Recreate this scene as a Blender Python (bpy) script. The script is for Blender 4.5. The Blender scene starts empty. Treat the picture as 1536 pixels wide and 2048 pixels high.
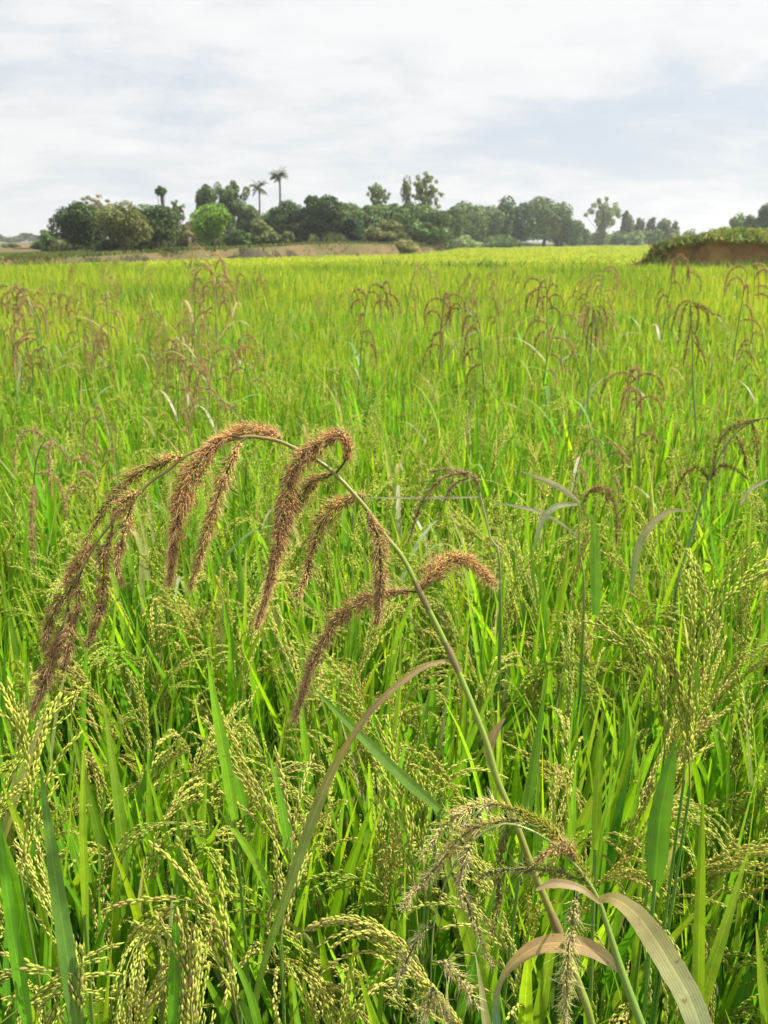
import bpy, math, random
import numpy as np
R = math.radians
PI = math.pi
RG = np.random.default_rng(11)
random.seed(5)
sc = bpy.context.scene
COL = sc.collection

# ------------------------------------------------------------------ camera
PITCH, FPX, EYE = 17.0, 1773.0, 1.6
cd = bpy.data.cameras.new('camera')
cam = bpy.data.objects.new('camera', cd)
COL.objects.link(cam)
cam.location = (0, 0, EYE)
cam.rotation_euler = (R(90 - PITCH), 0, 0)
cd.sensor_fit = 'VERTICAL'
cd.sensor_height = 24.0
cd.sensor_width = 18.0
cd.lens = FPX / 2048 * 24.0
cd.clip_start = 0.02
cd.clip_end = 3000
cd.dof.use_dof = True
cd.dof.focus_distance = 0.85
cd.dof.aperture_fstop = 11.0
sc.camera = cam
CP, SP = math.cos(R(PITCH)), math.sin(R(PITCH))

def ray(px, py):
    a, b = (px - 768) / FPX, -(py - 1024) / FPX
    return np.array([a, CP + b * SP, -SP + b * CP])

def P(px, py, depth):
    return np.array([0, 0, EYE]) + ray(px, py) * depth

def G(px, py, dist):
    r = ray(px, py)
    return np.array([0, 0, EYE]) + r * (dist / r[1])

def proj(p):
    d = p[1] * CP - (p[2] - EYE) * SP
    u = p[1] * SP + (p[2] - EYE) * CP
    return 768 + FPX * p[0] / d, 1024 - FPX * u / d

# ------------------------------------------------------------------ world and sun
SUN_EL, SUN_AZ = 56.0, 74.0          # azimuth clockwise from the viewing direction
sc.render.engine = 'CYCLES'
sc.view_settings.view_transform = 'Standard'
sc.view_settings.look = 'None'
sc.view_settings.gamma = 1.0
sc.view_settings.exposure = 1.0
cy = sc.cycles
cy.use_denoising = True
cy.denoiser = 'OPENIMAGEDENOISE'
cy.denoising_prefilter = 'ACCURATE'
cy.max_bounces = 7
cy.diffuse_bounces = 3
cy.glossy_bounces = 2
cy.transmission_bounces = 5
cy.transparent_max_bounces = 4
cy.sample_clamp_indirect = 4
cy.caustics_reflective = False
cy.caustics_refractive = False

W = bpy.data.worlds.new('World')
sc.world = W
W.use_nodes = True
nt = W.node_tree
nt.nodes.clear()
def N(t, kind, **kw):
    n = t.nodes.new(kind)
    for k, v in kw.items():
        setattr(n, k, v)
    return n
def L(t, a, b):
    t.links.new(a, b)
def MATH(t, op, a, b=None, clamp=False):
    n = t.nodes.new('ShaderNodeMath'); n.operation = op; n.use_clamp = clamp
    for i, v in enumerate((a, b)):
        if v is None: continue
        if isinstance(v, (int, float)): n.inputs[i].default_value = v
        else: t.links.new(v, n.inputs[i])
    return n.outputs[0]
def MIX(t, fac, a, b, mode='MIX'):
    n = t.nodes.new('ShaderNodeMix'); n.data_type = 'RGBA'; n.blend_type = mode
    for s, v in ((n.inputs[0], fac), (n.inputs[6], a), (n.inputs[7], b)):
        if isinstance(v, (int, float)): s.default_value = v
        elif isinstance(v, tuple): s.default_value = (*v, 1)
        else: t.links.new(v, s)
    return n.outputs[2]
def RAMP(t, v, stops):
    n = t.nodes.new('ShaderNodeValToRGB')
    el = n.color_ramp.elements
    while len(el) < len(stops): el.new(0.5)
    for e, (p, c) in zip(el, stops):
        e.position = p; e.color = (*c, 1) if isinstance(c, tuple) else (c, c, c, 1)
    t.links.new(v, n.inputs[0])
    return n.outputs[0]
def NOISE(t, vec, scale, detail=4, rough=0.5, dist=0.0):
    n = t.nodes.new('ShaderNodeTexNoise')
    n.inputs['Scale'].default_value = scale; n.inputs['Detail'].default_value = detail
    n.inputs['Roughness'].default_value = rough; n.inputs['Distortion'].default_value = dist
    if vec is not None: t.links.new(vec, n.inputs['Vector'])
    return n.outputs[0]

sky = N(nt, 'ShaderNodeTexSky', sky_type='NISHITA', sun_disc=False)
sky.sun_elevation = R(SUN_EL)
sky.sun_rotation = R(SUN_AZ)
sky.air_density = 1.0; sky.dust_density = 2.0
tc = N(nt, 'ShaderNodeTexCoord')
sx = N(nt, 'ShaderNodeSeparateXYZ'); L(nt, tc.outputs['Generated'], sx.inputs[0])
zz = MATH(nt, 'ADD', MATH(nt, 'MAXIMUM', sx.outputs[2], 0.0), 0.22)
cmb = N(nt, 'ShaderNodeCombineXYZ')
L(nt, MATH(nt, 'DIVIDE', sx.outputs[0], zz), cmb.inputs[0])
L(nt, MATH(nt, 'DIVIDE', sx.outputs[1], zz), cmb.inputs[1])
cv = cmb.outputs[0]
mp = N(nt, 'ShaderNodeMapping'); L(nt, cv, mp.inputs[0])
mp.inputs['Rotation'].default_value = (0, 0, R(-14)); mp.inputs['Scale'].default_value = (1.35, 1.7, 1.0)
mp.inputs['Location'].default_value = (3.1, 0.7, 0)
n1 = NOISE(nt, mp.outputs[0], 1.25, 10, 0.64, 0.45)
n2 = NOISE(nt, mp.outputs[0], 4.2, 7, 0.6, 0.2)
nn = MATH(nt, 'ADD', MATH(nt, 'MULTIPLY', n1, 0.72), MATH(nt, 'MULTIPLY', n2, 0.28))
# the two broad openings in the cloud deck: one low on the right, a thin one at the top right
def blob(cx, cyy, cz, sx_, sz_):
    a = MATH(nt, 'DIVIDE', MATH(nt, 'SUBTRACT', sx.outputs[0], cx), sx_)
    b = MATH(nt, 'DIVIDE', MATH(nt, 'SUBTRACT', sx.outputs[2], cz), sz_)
    d = MATH(nt, 'ADD', MATH(nt, 'POWER', a, 2.0), MATH(nt, 'POWER', b, 2.0))
    return MATH(nt, 'POWER', 2.718, MATH(nt, 'MULTIPLY', d, -1.0))
open_ = MATH(nt, 'ADD', MATH(nt, 'MULTIPLY', blob(0.28, 0, 0.10, 0.22, 0.035), 0.20),
             MATH(nt, 'MULTIPLY', blob(0.34, 0, 0.30, 0.20, 0.03), 0.10))
open_ = MATH(nt, 'ADD', open_, MATH(nt, 'MULTIPLY', blob(-0.33, 0, 0.155, 0.13, 0.02), 0.07))
brt = MATH(nt, 'MULTIPLY', blob(0.16, 0, 0.19, 0.35, 0.055), 0.10)
nn = MATH(nt, 'ADD', MATH(nt, 'SUBTRACT', nn, open_), brt)
CLOUD = RAMP(nt, nn, [(0.32, (0.33, 0.373, 0.42)), (0.41, (0.37, 0.402, 0.435)), (0.47, (0.415, 0.433, 0.452)),
                      (0.53, (0.462, 0.470, 0.478)), (0.63, (0.497, 0.500, 0.500))])
skyc = MIX(nt, 1.0, sky.outputs[0], (0.09, 0.09, 0.09), 'MULTIPLY')
fin = MIX(nt, RAMP(nt, nn, [(0.2, 0.86), (0.5, 0.97)]), skyc, CLOUD)
bg = N(nt, 'ShaderNodeBackground'); L(nt, fin, bg.inputs[0]); bg.inputs[1].default_value = 0.95
wo = N(nt, 'ShaderNodeOutputWorld'); L(nt, bg.outputs[0], wo.inputs[0])

sl = bpy.data.lights.new('sun', 'SUN')
sl.energy = 5.0; sl.angle = R(0.6); sl.color = (1.0, 0.93, 0.80)
so = bpy.data.objects.new('sun', sl); COL.objects.link(so)
so.location = (20, 10, 40)
so.rotation_euler = (R(90 - SUN_EL), 0, R(180 - SUN_AZ))

# ------------------------------------------------------------------ materials
def newmat(name):
    m = bpy.data.materials.new(name); m.use_nodes = True
    t = m.node_tree; t.nodes.clear()
    return m, t

def leafy(name, trans=0.4, vein=0.09, rough=0.45, spec=0.5, stripes=False, hue=0.02, val=0.25, tint=(1.15, 1.1, 0.6), attr=True,
          base=(0.1, 0.2, 0.02), patch=None):
    m, t = newmat(name)
    out = N(t, 'ShaderNodeOutputMaterial')
    a = N(t, 'ShaderNodeAttribute', attribute_name='col')
    c = a.outputs['Color'] if attr else None
    oi = N(t, 'ShaderNodeObjectInfo')
    hs = N(t, 'ShaderNodeHueSaturation')
    rnd = oi.outputs['Random']
    L(t, MATH(t, 'ADD', MATH(t, 'MULTIPLY', rnd, 2 * hue), 0.5 - hue), hs.inputs['Hue'])
    r2 = MATH(t, 'FRACT', MATH(t, 'MULTIPLY', rnd, 17.31))
    L(t, MATH(t, 'ADD', MATH(t, 'MULTIPLY', r2, val), 1 - val / 2), hs.inputs['Value'])
    if attr: L(t, c, hs.inputs['Color'])
    else: hs.inputs['Color'].default_value = (*base, 1)
    c = hs.outputs[0]
    if patch:
        g = N(t, 'ShaderNodeNewGeometry')
        v = NOISE(t, g.outputs['Position'], patch, 3, 0.6)
        c = MIX(t, 1.0, c, RAMP(t, v, [(0.32, (0.62, 0.76, 0.7)), (0.5, (1.0, 1.0, 1.0)), (0.68, (1.22, 1.12, 1.1))]), 'MULTIPLY')
    bump = None
    if stripes:
        al = a.outputs['Alpha']
        w = MATH(t, 'SINE', MATH(t, 'MULTIPLY', al, 60.0))
        fac = MATH(t, 'ADD', MATH(t, 'MULTIPLY', w, vein), 0.97)
        mid = MATH(t, 'SUBTRACT', 1.0, MATH(t, 'MULTIPLY', MATH(t, 'ABSOLUTE', MATH(t, 'SUBTRACT', al, 0.5)), 16.0), clamp=True)
        fac = MATH(t, 'ADD', fac, MATH(t, 'MULTIPLY', mid, 0.45))
        g2 = N(t, 'ShaderNodeNewGeometry')
        sp = NOISE(t, g2.outputs['Position'], 55.0, 4, 0.65)
        s2 = NOISE(t, g2.outputs['Position'], 130.0, 3, 0.7)
        c = MIX(t, RAMP(t, s2, [(0.64, 0.0), (0.70, 0.75)]), c, (0.30, 0.20, 0.07))
        fac = MATH(t, 'MULTIPLY', fac, MATH(t, 'ADD', MATH(t, 'MULTIPLY', sp, 0.8), 0.6))
        cc = N(t, 'ShaderNodeCombineColor')
        for i in range(3): L(t, fac, cc.inputs[i])
        c = MIX(t, 1.0, c, cc.outputs[0], 'MULTIPLY')
        b = N(t, 'ShaderNodeBump'); b.inputs['Strength'].default_value = 0.1; b.inputs['Distance'].default_value = 0.0006
        L(t, w, b.inputs['Height']); bump = b.outputs[0]
    p = N(t, 'ShaderNodeBsdfPrincipled')
    L(t, c, p.inputs['Base Color'])
    p.inputs['Roughness'].default_value = rough
    p.inputs['Specular IOR Level'].default_value = spec
    if bump: L(t, bump, p.inputs['Normal'])
    tr = N(t, 'ShaderNodeBsdfTranslucent')
    L(t, MIX(t, 1.0, c, tint, 'MULTIPLY'), tr.inputs['Color'])
    mx = N(t, 'ShaderNodeMixShader'); mx.inputs[0].default_value = trans
    L(t, p.outputs[0], mx.inputs[1]); L(t, tr.outputs[0], mx.inputs[2])
    L(t, mx.outputs[0], out.inputs[0])
    return m

M_BLADE = leafy('rice_blade', trans=0.52, vein=0.06, rough=0.42, spec=0.4, stripes=True, hue=0.018, val=0.3, tint=(1.3, 1.25, 0.5))
M_GRAIN = leafy('rice_grain', trans=0.28, rough=0.65, spec=0.2, hue=0.012, val=0.2, tint=(1.1, 1.05, 0.6))
M_CULM = leafy('rice_culm', trans=0.1, rough=0.45, spec=0.4, hue=0.015, val=0.2)
M_FAR = leafy('rice_canopy', trans=0.45, rough=0.5, spec=0.35, hue=0.0, val=0.0, tint=(1.2, 1.15, 0.5), patch=0.35)
M_WEEDHEAD = leafy('weed_spikelet', trans=0.5, rough=0.5, spec=0.3, hue=0.012, val=0.2, tint=(1.12, 1.0, 0.68))
M_WEEDLEAF = leafy('weed_blade', trans=0.5, vein=0.08, rough=0.4, spec=0.4, stripes=True, hue=0.01, val=0.15, tint=(1.15, 1.0, 0.6))
M_STEM = leafy('weed_stem', trans=0.0, rough=0.35, spec=0.5, hue=0.005, val=0.1)
M_CROWN = leafy('tree_foliage', trans=0.25, rough=0.55, spec=0.3, hue=0.01, val=0.15, tint=(1.1, 1.1, 0.5))
M_BUSH = leafy('bank_growth', trans=0.25, rough=0.7, spec=0.2, hue=0.0, val=0.0, tint=(1.1, 1.0, 0.5), patch=0.5)

def ground_mat(name, cols, scale, rough=0.9, bump=0.3, bscale=None):
    m, t = newmat(name)
    out = N(t, 'ShaderNodeOutputMaterial')
    g = N(t, 'ShaderNodeNewGeometry')
    v = NOISE(t, g.outputs['Position'], scale, 8, 0.65, 0.2)
    c = RAMP(t, v, cols)
    p = N(t, 'ShaderNodeBsdfPrincipled'); L(t, c, p.inputs['Base Color'])
    p.inputs['Roughness'].default_value = rough; p.inputs['Specular IOR Level'].default_value = 0.2
    v2 = NOISE(t, g.outputs['Position'], bscale or scale * 6, 6, 0.7)
    b = N(t, 'ShaderNodeBump'); b.inputs['Strength'].default_value = bump; b.inputs['Distance'].default_value = 0.1
    L(t, v2, b.inputs['Height']); L(t, b.outputs[0], p.inputs['Normal'])
    L(t, p.outputs[0], out.inputs[0])
    return m
M_MUD = ground_mat('paddy_mud', [(0.3, (0.03, 0.035, 0.012)), (0.7, (0.075, 0.07, 0.03))], 3.0)
M_SOIL = ground_mat('bank_soil', [(0.25, (0.13, 0.075, 0.035)), (0.5, (0.25, 0.145, 0.065)), (0.75, (0.36, 0.23, 0.11))], 1.6, bump=0.9, bscale=5)
M_DRY = ground_mat('dry_plateau', [(0.3, (0.075, 0.08, 0.025)), (0.5, (0.11, 0.09, 0.035)), (0.7, (0.16, 0.12, 0.05))], 0.35, bump=0.6, bscale=3)
M_FARSOIL = ground_mat('far_bank_soil', [(0.3, (0.09, 0.065, 0.03)), (0.7, (0.17, 0.115, 0.055))], 0.8)
M_SHADESOIL = ground_mat('shade_tinted_soil', [(0.3, (0.03, 0.026, 0.018)), (0.7, (0.075, 0.06, 0.035))], 0.8)  # far bank soil with the shade of the trees put into its colour
M_BARK = ground_mat('bark', [(0.3, (0.05, 0.04, 0.03)), (0.7, (0.16, 0.13, 0.10))], 4.0, bump=0.6, bscale=12)
M_THATCH = ground_mat('thatch', [(0.3, (0.12, 0.06, 0.03)), (0.7, (0.30, 0.16, 0.09))], 3.0, bump=0.6)
M_DAUB = ground_mat('mud_wall', [(0.3, (0.30, 0.17, 0.10)), (0.7, (0.42, 0.25, 0.16))], 2.0)
M_HILL = ground_mat('far_hill', [(0.3, (0.07, 0.11, 0.08)), (0.7, (0.11, 0.15, 0.10))], 0.02)
def cloth(name, c):
    return ground_mat(name, [(0.3, tuple(x * 0.8 for x in c)), (0.7, c)], 8.0, bump=0.2)

# ------------------------------------------------------------------ mesh building
class MB:
    def __init__(s):
        s.v, s.c, s.f, s.n = [], [], {3: [], 4: []}, 0
        s.mi = {3: [], 4: []}
    def add(s, v, faces, col, mi=0):
        v = np.asarray(v, float).reshape(-1, 3)
        c = np.ones((len(v), 4)); col = np.asarray(col, float)
        if col.ndim == 1: c[:, :len(col)] = col
        else: c[:, :col.shape[1]] = col
        s.v.append(v); s.c.append(c)
        for fa in (faces if isinstance(faces, (list, tuple)) else [faces]):
            fa = np.asarray(fa, np.int64)
            if fa.size == 0: continue
            s.f[fa.shape[1]].append(fa + s.n)
            s.mi[fa.shape[1]].append(np.full(len(fa), mi))
        s.n += len(v)
    def mesh(s, name, mats, smooth=True):
        me = bpy.data.meshes.new(name)
        V = np.concatenate(s.v); C = np.concatenate(s.c)
        q = np.concatenate(s.f[4]) if s.f[4] else np.zeros((0, 4), np.int64)
        t = np.concatenate(s.f[3]) if s.f[3] else np.zeros((0, 3), np.int64)
        mi = np.concatenate([*(s.mi[4]), *(s.mi[3])]) if (len(q) + len(t)) else np.zeros(0)
        me.vertices.add(len(V)); me.vertices.foreach_set('co', V.astype(np.float32).ravel())
        loops = np.concatenate([q.ravel(), t.ravel()]).astype(np.int32)
        me.loops.add(len(loops)); me.loops.foreach_set('vertex_index', loops)
        st = np.concatenate([np.arange(len(q)) * 4, len(q) * 4 + np.arange(len(t)) * 3]).astype(np.int32)
        me.polygons.add(len(st)); me.polygons.foreach_set('loop_start', st)
        me.polygons.foreach_set('material_index', mi.astype(np.int32))
        me.update(calc_edges=True)
        me.polygons.foreach_set('use_smooth', np.full(len(st), smooth))
        at = me.attributes.new('col', 'FLOAT_COLOR', 'POINT')
        at.data.foreach_set('color', C.astype(np.float32).ravel())
        for m in (mats if isinstance(mats, (list, tuple)) else [mats]): me.materials.append(m)
        me.validate()
        return me
    def build(s, name, mats, parent=None, loc=None, smooth=True):
        if loc is not None:
            loc = np.asarray(loc, float); s.v = [v - loc for v in s.v]
        o = bpy.data.objects.new(name, s.mesh(name, mats, smooth)); COL.objects.link(o)
        if parent: o.parent = parent
        elif loc is not None: o.location = loc
        return o

def tag(o, label=None, cat=None, group=None, kind=None):
    for k, v in (('label', label), ('category', cat), ('group', group), ('kind', kind)):
        if v: o[k] = v
    return o
def empty(name, loc=(0, 0, 0), rz=0.0):
    o = bpy.data.objects.new(name, None); COL.objects.link(o)
    o.empty_display_size = 0.05; o.location = loc; o.rotation_euler = (0, 0, rz)
    return o
def copy_tree(o, kids, parent=None):
    c = o.copy(); COL.objects.link(c)
    if parent: c.parent = parent
    for k in kids.get(o.name, []): copy_tree(k, kids, c)
    return c

def unit(v):
    v = np.asarray(v, float)
    return v / np.maximum(np.linalg.norm(v, axis=-1, keepdims=True), 1e-9)

def grow(p0, d0, length, n, droop, wob=0.0, rg=RG):
    """a stalk that starts along d0 and bends down under its weight"""
    p = np.array(p0, float); d = unit(d0); out = [p.copy()]; ds = length / n
    for i in range(n):
        d = unit(d + np.array([0, 0, -1]) * droop * ds * (0.4 + 1.2 * i / n) + rg.normal(0, wob, 3) * ds)
        p = p + d * ds; out.append(p.copy())
    return np.array(out)

def tangents(c):
    return unit(np.gradient(c, axis=0))

def smooth_path(pts, n):
    """Catmull-Rom through pts, resampled evenly to n points"""
    p = np.asarray(pts, float)
    q = np.vstack([2 * p[0] - p[1], p, 2 * p[-1] - p[-2]])
    out = []
    for i in range(1, len(q) - 2):
        for t in np.linspace(0, 1, 12, endpoint=False):
            out.append(0.5 * ((2 * q[i]) + (-q[i-1] + q[i+1]) * t + (2*q[i-1] - 5*q[i] + 4*q[i+1] - q[i+2]) * t*t
                              + (-q[i-1] + 3*q[i] - 3*q[i+1] + q[i+2]) * t**3))
    out.append(q[-2]); out = np.array(out)
    s = np.concatenate([[0], np.cumsum(np.linalg.norm(np.diff(out, axis=0), axis=1))])
    u = np.linspace(0, s[-1], n)
    return np.stack([np.interp(u, s, out[:, k]) for k in range(out.shape[1])], 1)

def tube(mb, c, r, sides, col, mi=0):
    c = np.asarray(c); n = len(c); r = np.broadcast_to(r, n); T = tangents(c)
    ref = np.array([0.31, 0.93, 0.2]); A = unit(np.cross(T, ref)); B = np.cross(T, A)
    a = np.arange(sides) * 2 * PI / sides
    v = c[:, None] + r[:, None, None] * (A[:, None] * np.cos(a)[None, :, None] + B[:, None] * np.sin(a)[None, :, None])
    i = np.arange(n - 1)[:, None] * sides; j = np.arange(sides)[None]; k = (j + 1) % sides
    f = np.stack([i + j, i + k, i + sides + k, i + sides + j], -1).reshape(-1, 4)
    col = np.asarray(col, float)
    if col.ndim == 2: col = np.repeat(col, sides, 0)
    mb.add(v.reshape(-1, 3), f, col, mi)

def ribbon(mb, c, w, side, col, fold=0.25, across=3, mi=0, wave=0.0, rg=RG):
    """a leaf blade: centreline c, widths w, side vectors, folded at the midrib"""
    c = np.asarray(c); n = len(c); T = tangents(c)
    side = np.broadcast_to(side, (n, 3)); S = unit(side - T * (side * T).sum(1, keepdims=True)); Nn = np.cross(T, S)
    u = np.linspace(-0.5, 0.5, across); w = np.broadcast_to(w, n)
    ph = rg.uniform(0, 6); wv = wave * np.sin(np.linspace(0, 9, n) + ph)
    v = c[:, None] + S[:, None] * (u[None, :, None] * w[:, None, None]) + Nn[:, None] * ((np.abs(u)[None, :] * w[:, None] * fold)
        + (u[None, :] * 2) * wv[:, None] * w[:, None])[..., None]
    i = np.arange(n - 1)[:, None] * across; j = np.arange(across - 1)[None]
    f = np.stack([i + j, i + j + 1, i + across + j + 1, i + across + j], -1).reshape(-1, 4)
    col = np.asarray(col, float)
    C = np.zeros((n, across, 4)); C[..., :3] = col[:, None] if col.ndim == 2 else col
    C[..., 3] = (u + 0.5)[None]
    mb.add(v.reshape(-1, 3), f, C.reshape(-1, 4), mi)

def grain_template(sides=5, flat=0.75):
    rings = [(0.0, 0.0), (0.22, 0.8), (0.6, 1.0), (1.0, 0.0)]
    v = [(0, 0, 0)]
    for z, r in rings[1:-1]:
        for k in range(sides):
            a = 2 * PI * k / sides
            v.append((r * math.cos(a), r * flat * math.sin(a), z))
    v.append((0, 0, 1)); nr = len(rings) - 2
    f3 = [(0, 1 + (k + 1) % sides, 1 + k) for k in range(sides)]
    top = len(v) - 1; b = 1 + (nr - 1) * sides
    f3 += [(b + k, b + (k + 1) % sides, top) for k in range(sides)]
    f4 = []
    for r in range(nr - 1):
        for k in range(sides):
            a0 = 1 + r * sides + k; a1 = 1 + r * sides + (k + 1) % sides
            f4.append((a0, a1, a1 + sides, a0 + sides))
    return np.array(v, float), [np.array(f3), np.array(f4).reshape(-1, 4)]
def bip_template(sides=4):
    v = [(0, 0, 0)] + [(math.cos(2*PI*k/sides), math.sin(2*PI*k/sides), 0.45) for k in range(sides)] + [(0, 0, 1)]
    f = [(0, 1 + (k+1) % sides, 1 + k) for k in range(sides)] + [(1 + k, 1 + (k+1) % sides, sides + 1) for k in range(sides)]
    return np.array(v, float), [np.array(f)]
G5, G4, G3 = grain_template(5), grain_template(4), bip_template(4)
G_LOW = bip_template(3)

def scatter(mb, tmpl, pos, d, length, rad, col, mi=0, rg=RG):
    pos = np.asarray(pos); n = len(pos)
    if n == 0: return
    d = unit(d); ref = unit(rg.normal(size=(n, 3))); A = unit(np.cross(d, ref)); B = np.cross(d, A)
    tv, fs = tmpl; L_ = np.broadcast_to(length, n)[:, None, None]; r_ = np.broadcast_to(rad, n)[:, None, None]
    v = pos[:, None] + A[:, None] * tv[None, :, :1] * r_ + B[:, None] * tv[None, :, 1:2] * r_ + d[:, None] * tv[None, :, 2:] * L_
    off = (np.arange(n) * len(tv))[:, None, None]
    ff = [(f[None] + off).reshape(-1, f.shape[1]) for f in fs if len(f)]
    col = np.broadcast_to(col, (n, 3))
    mb.add(v.reshape(-1, 3), ff, np.repeat(col, len(tv), 0), mi)

def needles(mb, pos, d, length, w, col, bend=0.15, rg=RG):
    """fine awns, each a thin two-piece sliver"""
    n = len(pos); d = unit(d); s = unit(np.cross(d, unit(rg.normal(size=(n, 3)))))
    L_ = np.broadcast_to(length, n)[:, None]; w = np.broadcast_to(w, n)[:, None]
    mid = pos + d * L_ * 0.5; tip = pos + unit(d + np.cross(d, s) * bend) * L_
    v = np.stack([pos - s * w, pos + s * w, mid - s * w * .8, mid + s * w * .8, tip], 1)
    o = (np.arange(n) * 5)[:, None, None]
    q = (np.array([[0, 1, 3, 2]])[None] + o).reshape(-1, 4); t = (np.array([[2, 3, 4]])[None] + o).reshape(-1, 3)
    mb.add(v.reshape(-1, 3), [q, t], np.repeat(np.broadcast_to(col, (n, 3)), 5, 0))

def jit(col, n, amt, rg=RG):
    c = np.array(col)[None] * (1 + rg.normal(0, amt, (n, 1))) * (1 + rg.normal(0, amt * 0.22, (n, 3)))
    return np.clip(c, 0.005, 0.95)

# ------------------------------------------------------------------ rice plants
GREENS = [(0.19, 0.41, 0.02), (0.24, 0.48, 0.024), (0.13, 0.34, 0.018), (0.32, 0.53, 0.028), (0.18, 0.36, 0.035)]
def blade(rg, p0, az, tilt, length, width, droop, n=7, across=3, pale=False):
    mb = MB()
    d = np.array([math.sin(tilt) * math.cos(az), math.sin(tilt) * math.sin(az), math.cos(tilt)])
    c = grow(p0, d, length, n, droop, 0.35, rg)
    t = np.linspace(0, 1, n + 1)
    w = width * np.clip(0.55 + 1.3 * t, 0, 1) * np.clip((1 - t) * 2.6, 0.03, 1) ** 0.8
    base = np.array(GREENS[rg.integers(len(GREENS))]) * rg.uniform(0.85, 1.15)
    if pale: base = np.array((0.42, 0.42, 0.22))
    tipc = base * (1 - 0.0) + (np.array((0.34, 0.33, 0.06)) - base) * (0.35 if rg.random() < 0.35 else 0.06)
    cc = base[None] + (tipc - base)[None] * (t[:, None] ** 3)
    sa = az + PI / 2 + rg.normal(0, 0.7)
    ribbon(mb, c, w, np.array([math.cos(sa), math.sin(sa), 0.0]), cc, fold=0.3, across=across, wave=0.05, rg=rg)
    return mb

def panicle_mb(rg, p0, d0, length, ripe, tmpl, nb=9, gstep=0.0042, droop=9.0, gsize=1.0, axis_sides=4, spread=0.1, axis=None):
    mb = MB()
    ax = grow(p0, d0, length, 12, droop, 0.5, rg) if axis is None else axis
    n = len(ax); T = tangents(ax)
    tube(mb, ax, np.linspace(0.0011, 0.0005, n), axis_sides, (0.28, 0.33, 0.06))
    gcol = (np.array((0.36, 0.47, 0.045)) * (1 - ripe) + np.array((0.58, 0.55, 0.14)) * ripe) * (1.0 if tmpl is G5 else 1.2)
    pos, dirs = [], []
    def along(c, skip):
        s = np.concatenate([[0], np.cumsum(np.linalg.norm(np.diff(c, axis=0), axis=1))])
        u = np.arange(skip, s[-1], gstep); TT = tangents(c)
        pp = np.stack([np.interp(u, s, c[:, k]) for k in range(3)], 1)
        dd = unit(np.stack([np.interp(u, s, TT[:, k]) for k in range(3)], 1))
        side = unit(np.cross(dd, np.array([0.2, 0.3, 0.9]))); up = np.cross(dd, side)
        a = np.arange(len(u)) * 2.4 + rg.uniform(0, 6)
        rad = side * np.cos(a)[:, None] + up * np.sin(a)[:, None]
        pos.append(pp + rad * 0.0013 * gsize); dirs.append(dd + rad * spread + rg.normal(0, 0.05, dd.shape))
    for b in range(nb):
        t = 0.06 + 0.86 * b / nb + rg.uniform(-0.03, 0.03); i = int(t * (n - 1)); a = b * 2.4 + rg.uniform(-0.4, 0.4)
        S = unit(np.cross(T[i], np.array([0.3, 0.1, 0.9]))); U = np.cross(T[i], S)
        d = unit(T[i] + (S * math.cos(a) + U * math.sin(a)) * rg.uniform(0.06, 0.22))
        bl = length * (0.62 - 0.30 * t) * rg.uniform(0.8, 1.15)
        c = grow(ax[i], d, bl, 8, droop * 1.9, 0.35, rg)
        tube(mb, c, 0.00042, 3, (0.28, 0.33, 0.07))
        along(c, bl * 0.14)
    along(ax[int(n * 0.72):], 0.004)
    pos = np.concatenate(pos); dirs = np.concatenate(dirs); m = len(pos)
    cols = jit(gcol, m, 0.13, rg); tanned = rg.random(m) < (0.03 + 0.12 * ripe)
    cols[tanned] = jit((0.50, 0.37, 0.13), tanned.sum(), 0.12, rg)
    scatter(mb, tmpl, pos, dirs, 0.0092 * gsize * rg.uniform(0.75, 1.12, m), 0.00148 * gsize * rg.uniform(0.65, 1.15, m), cols, rg=rg)
    return mb

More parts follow.
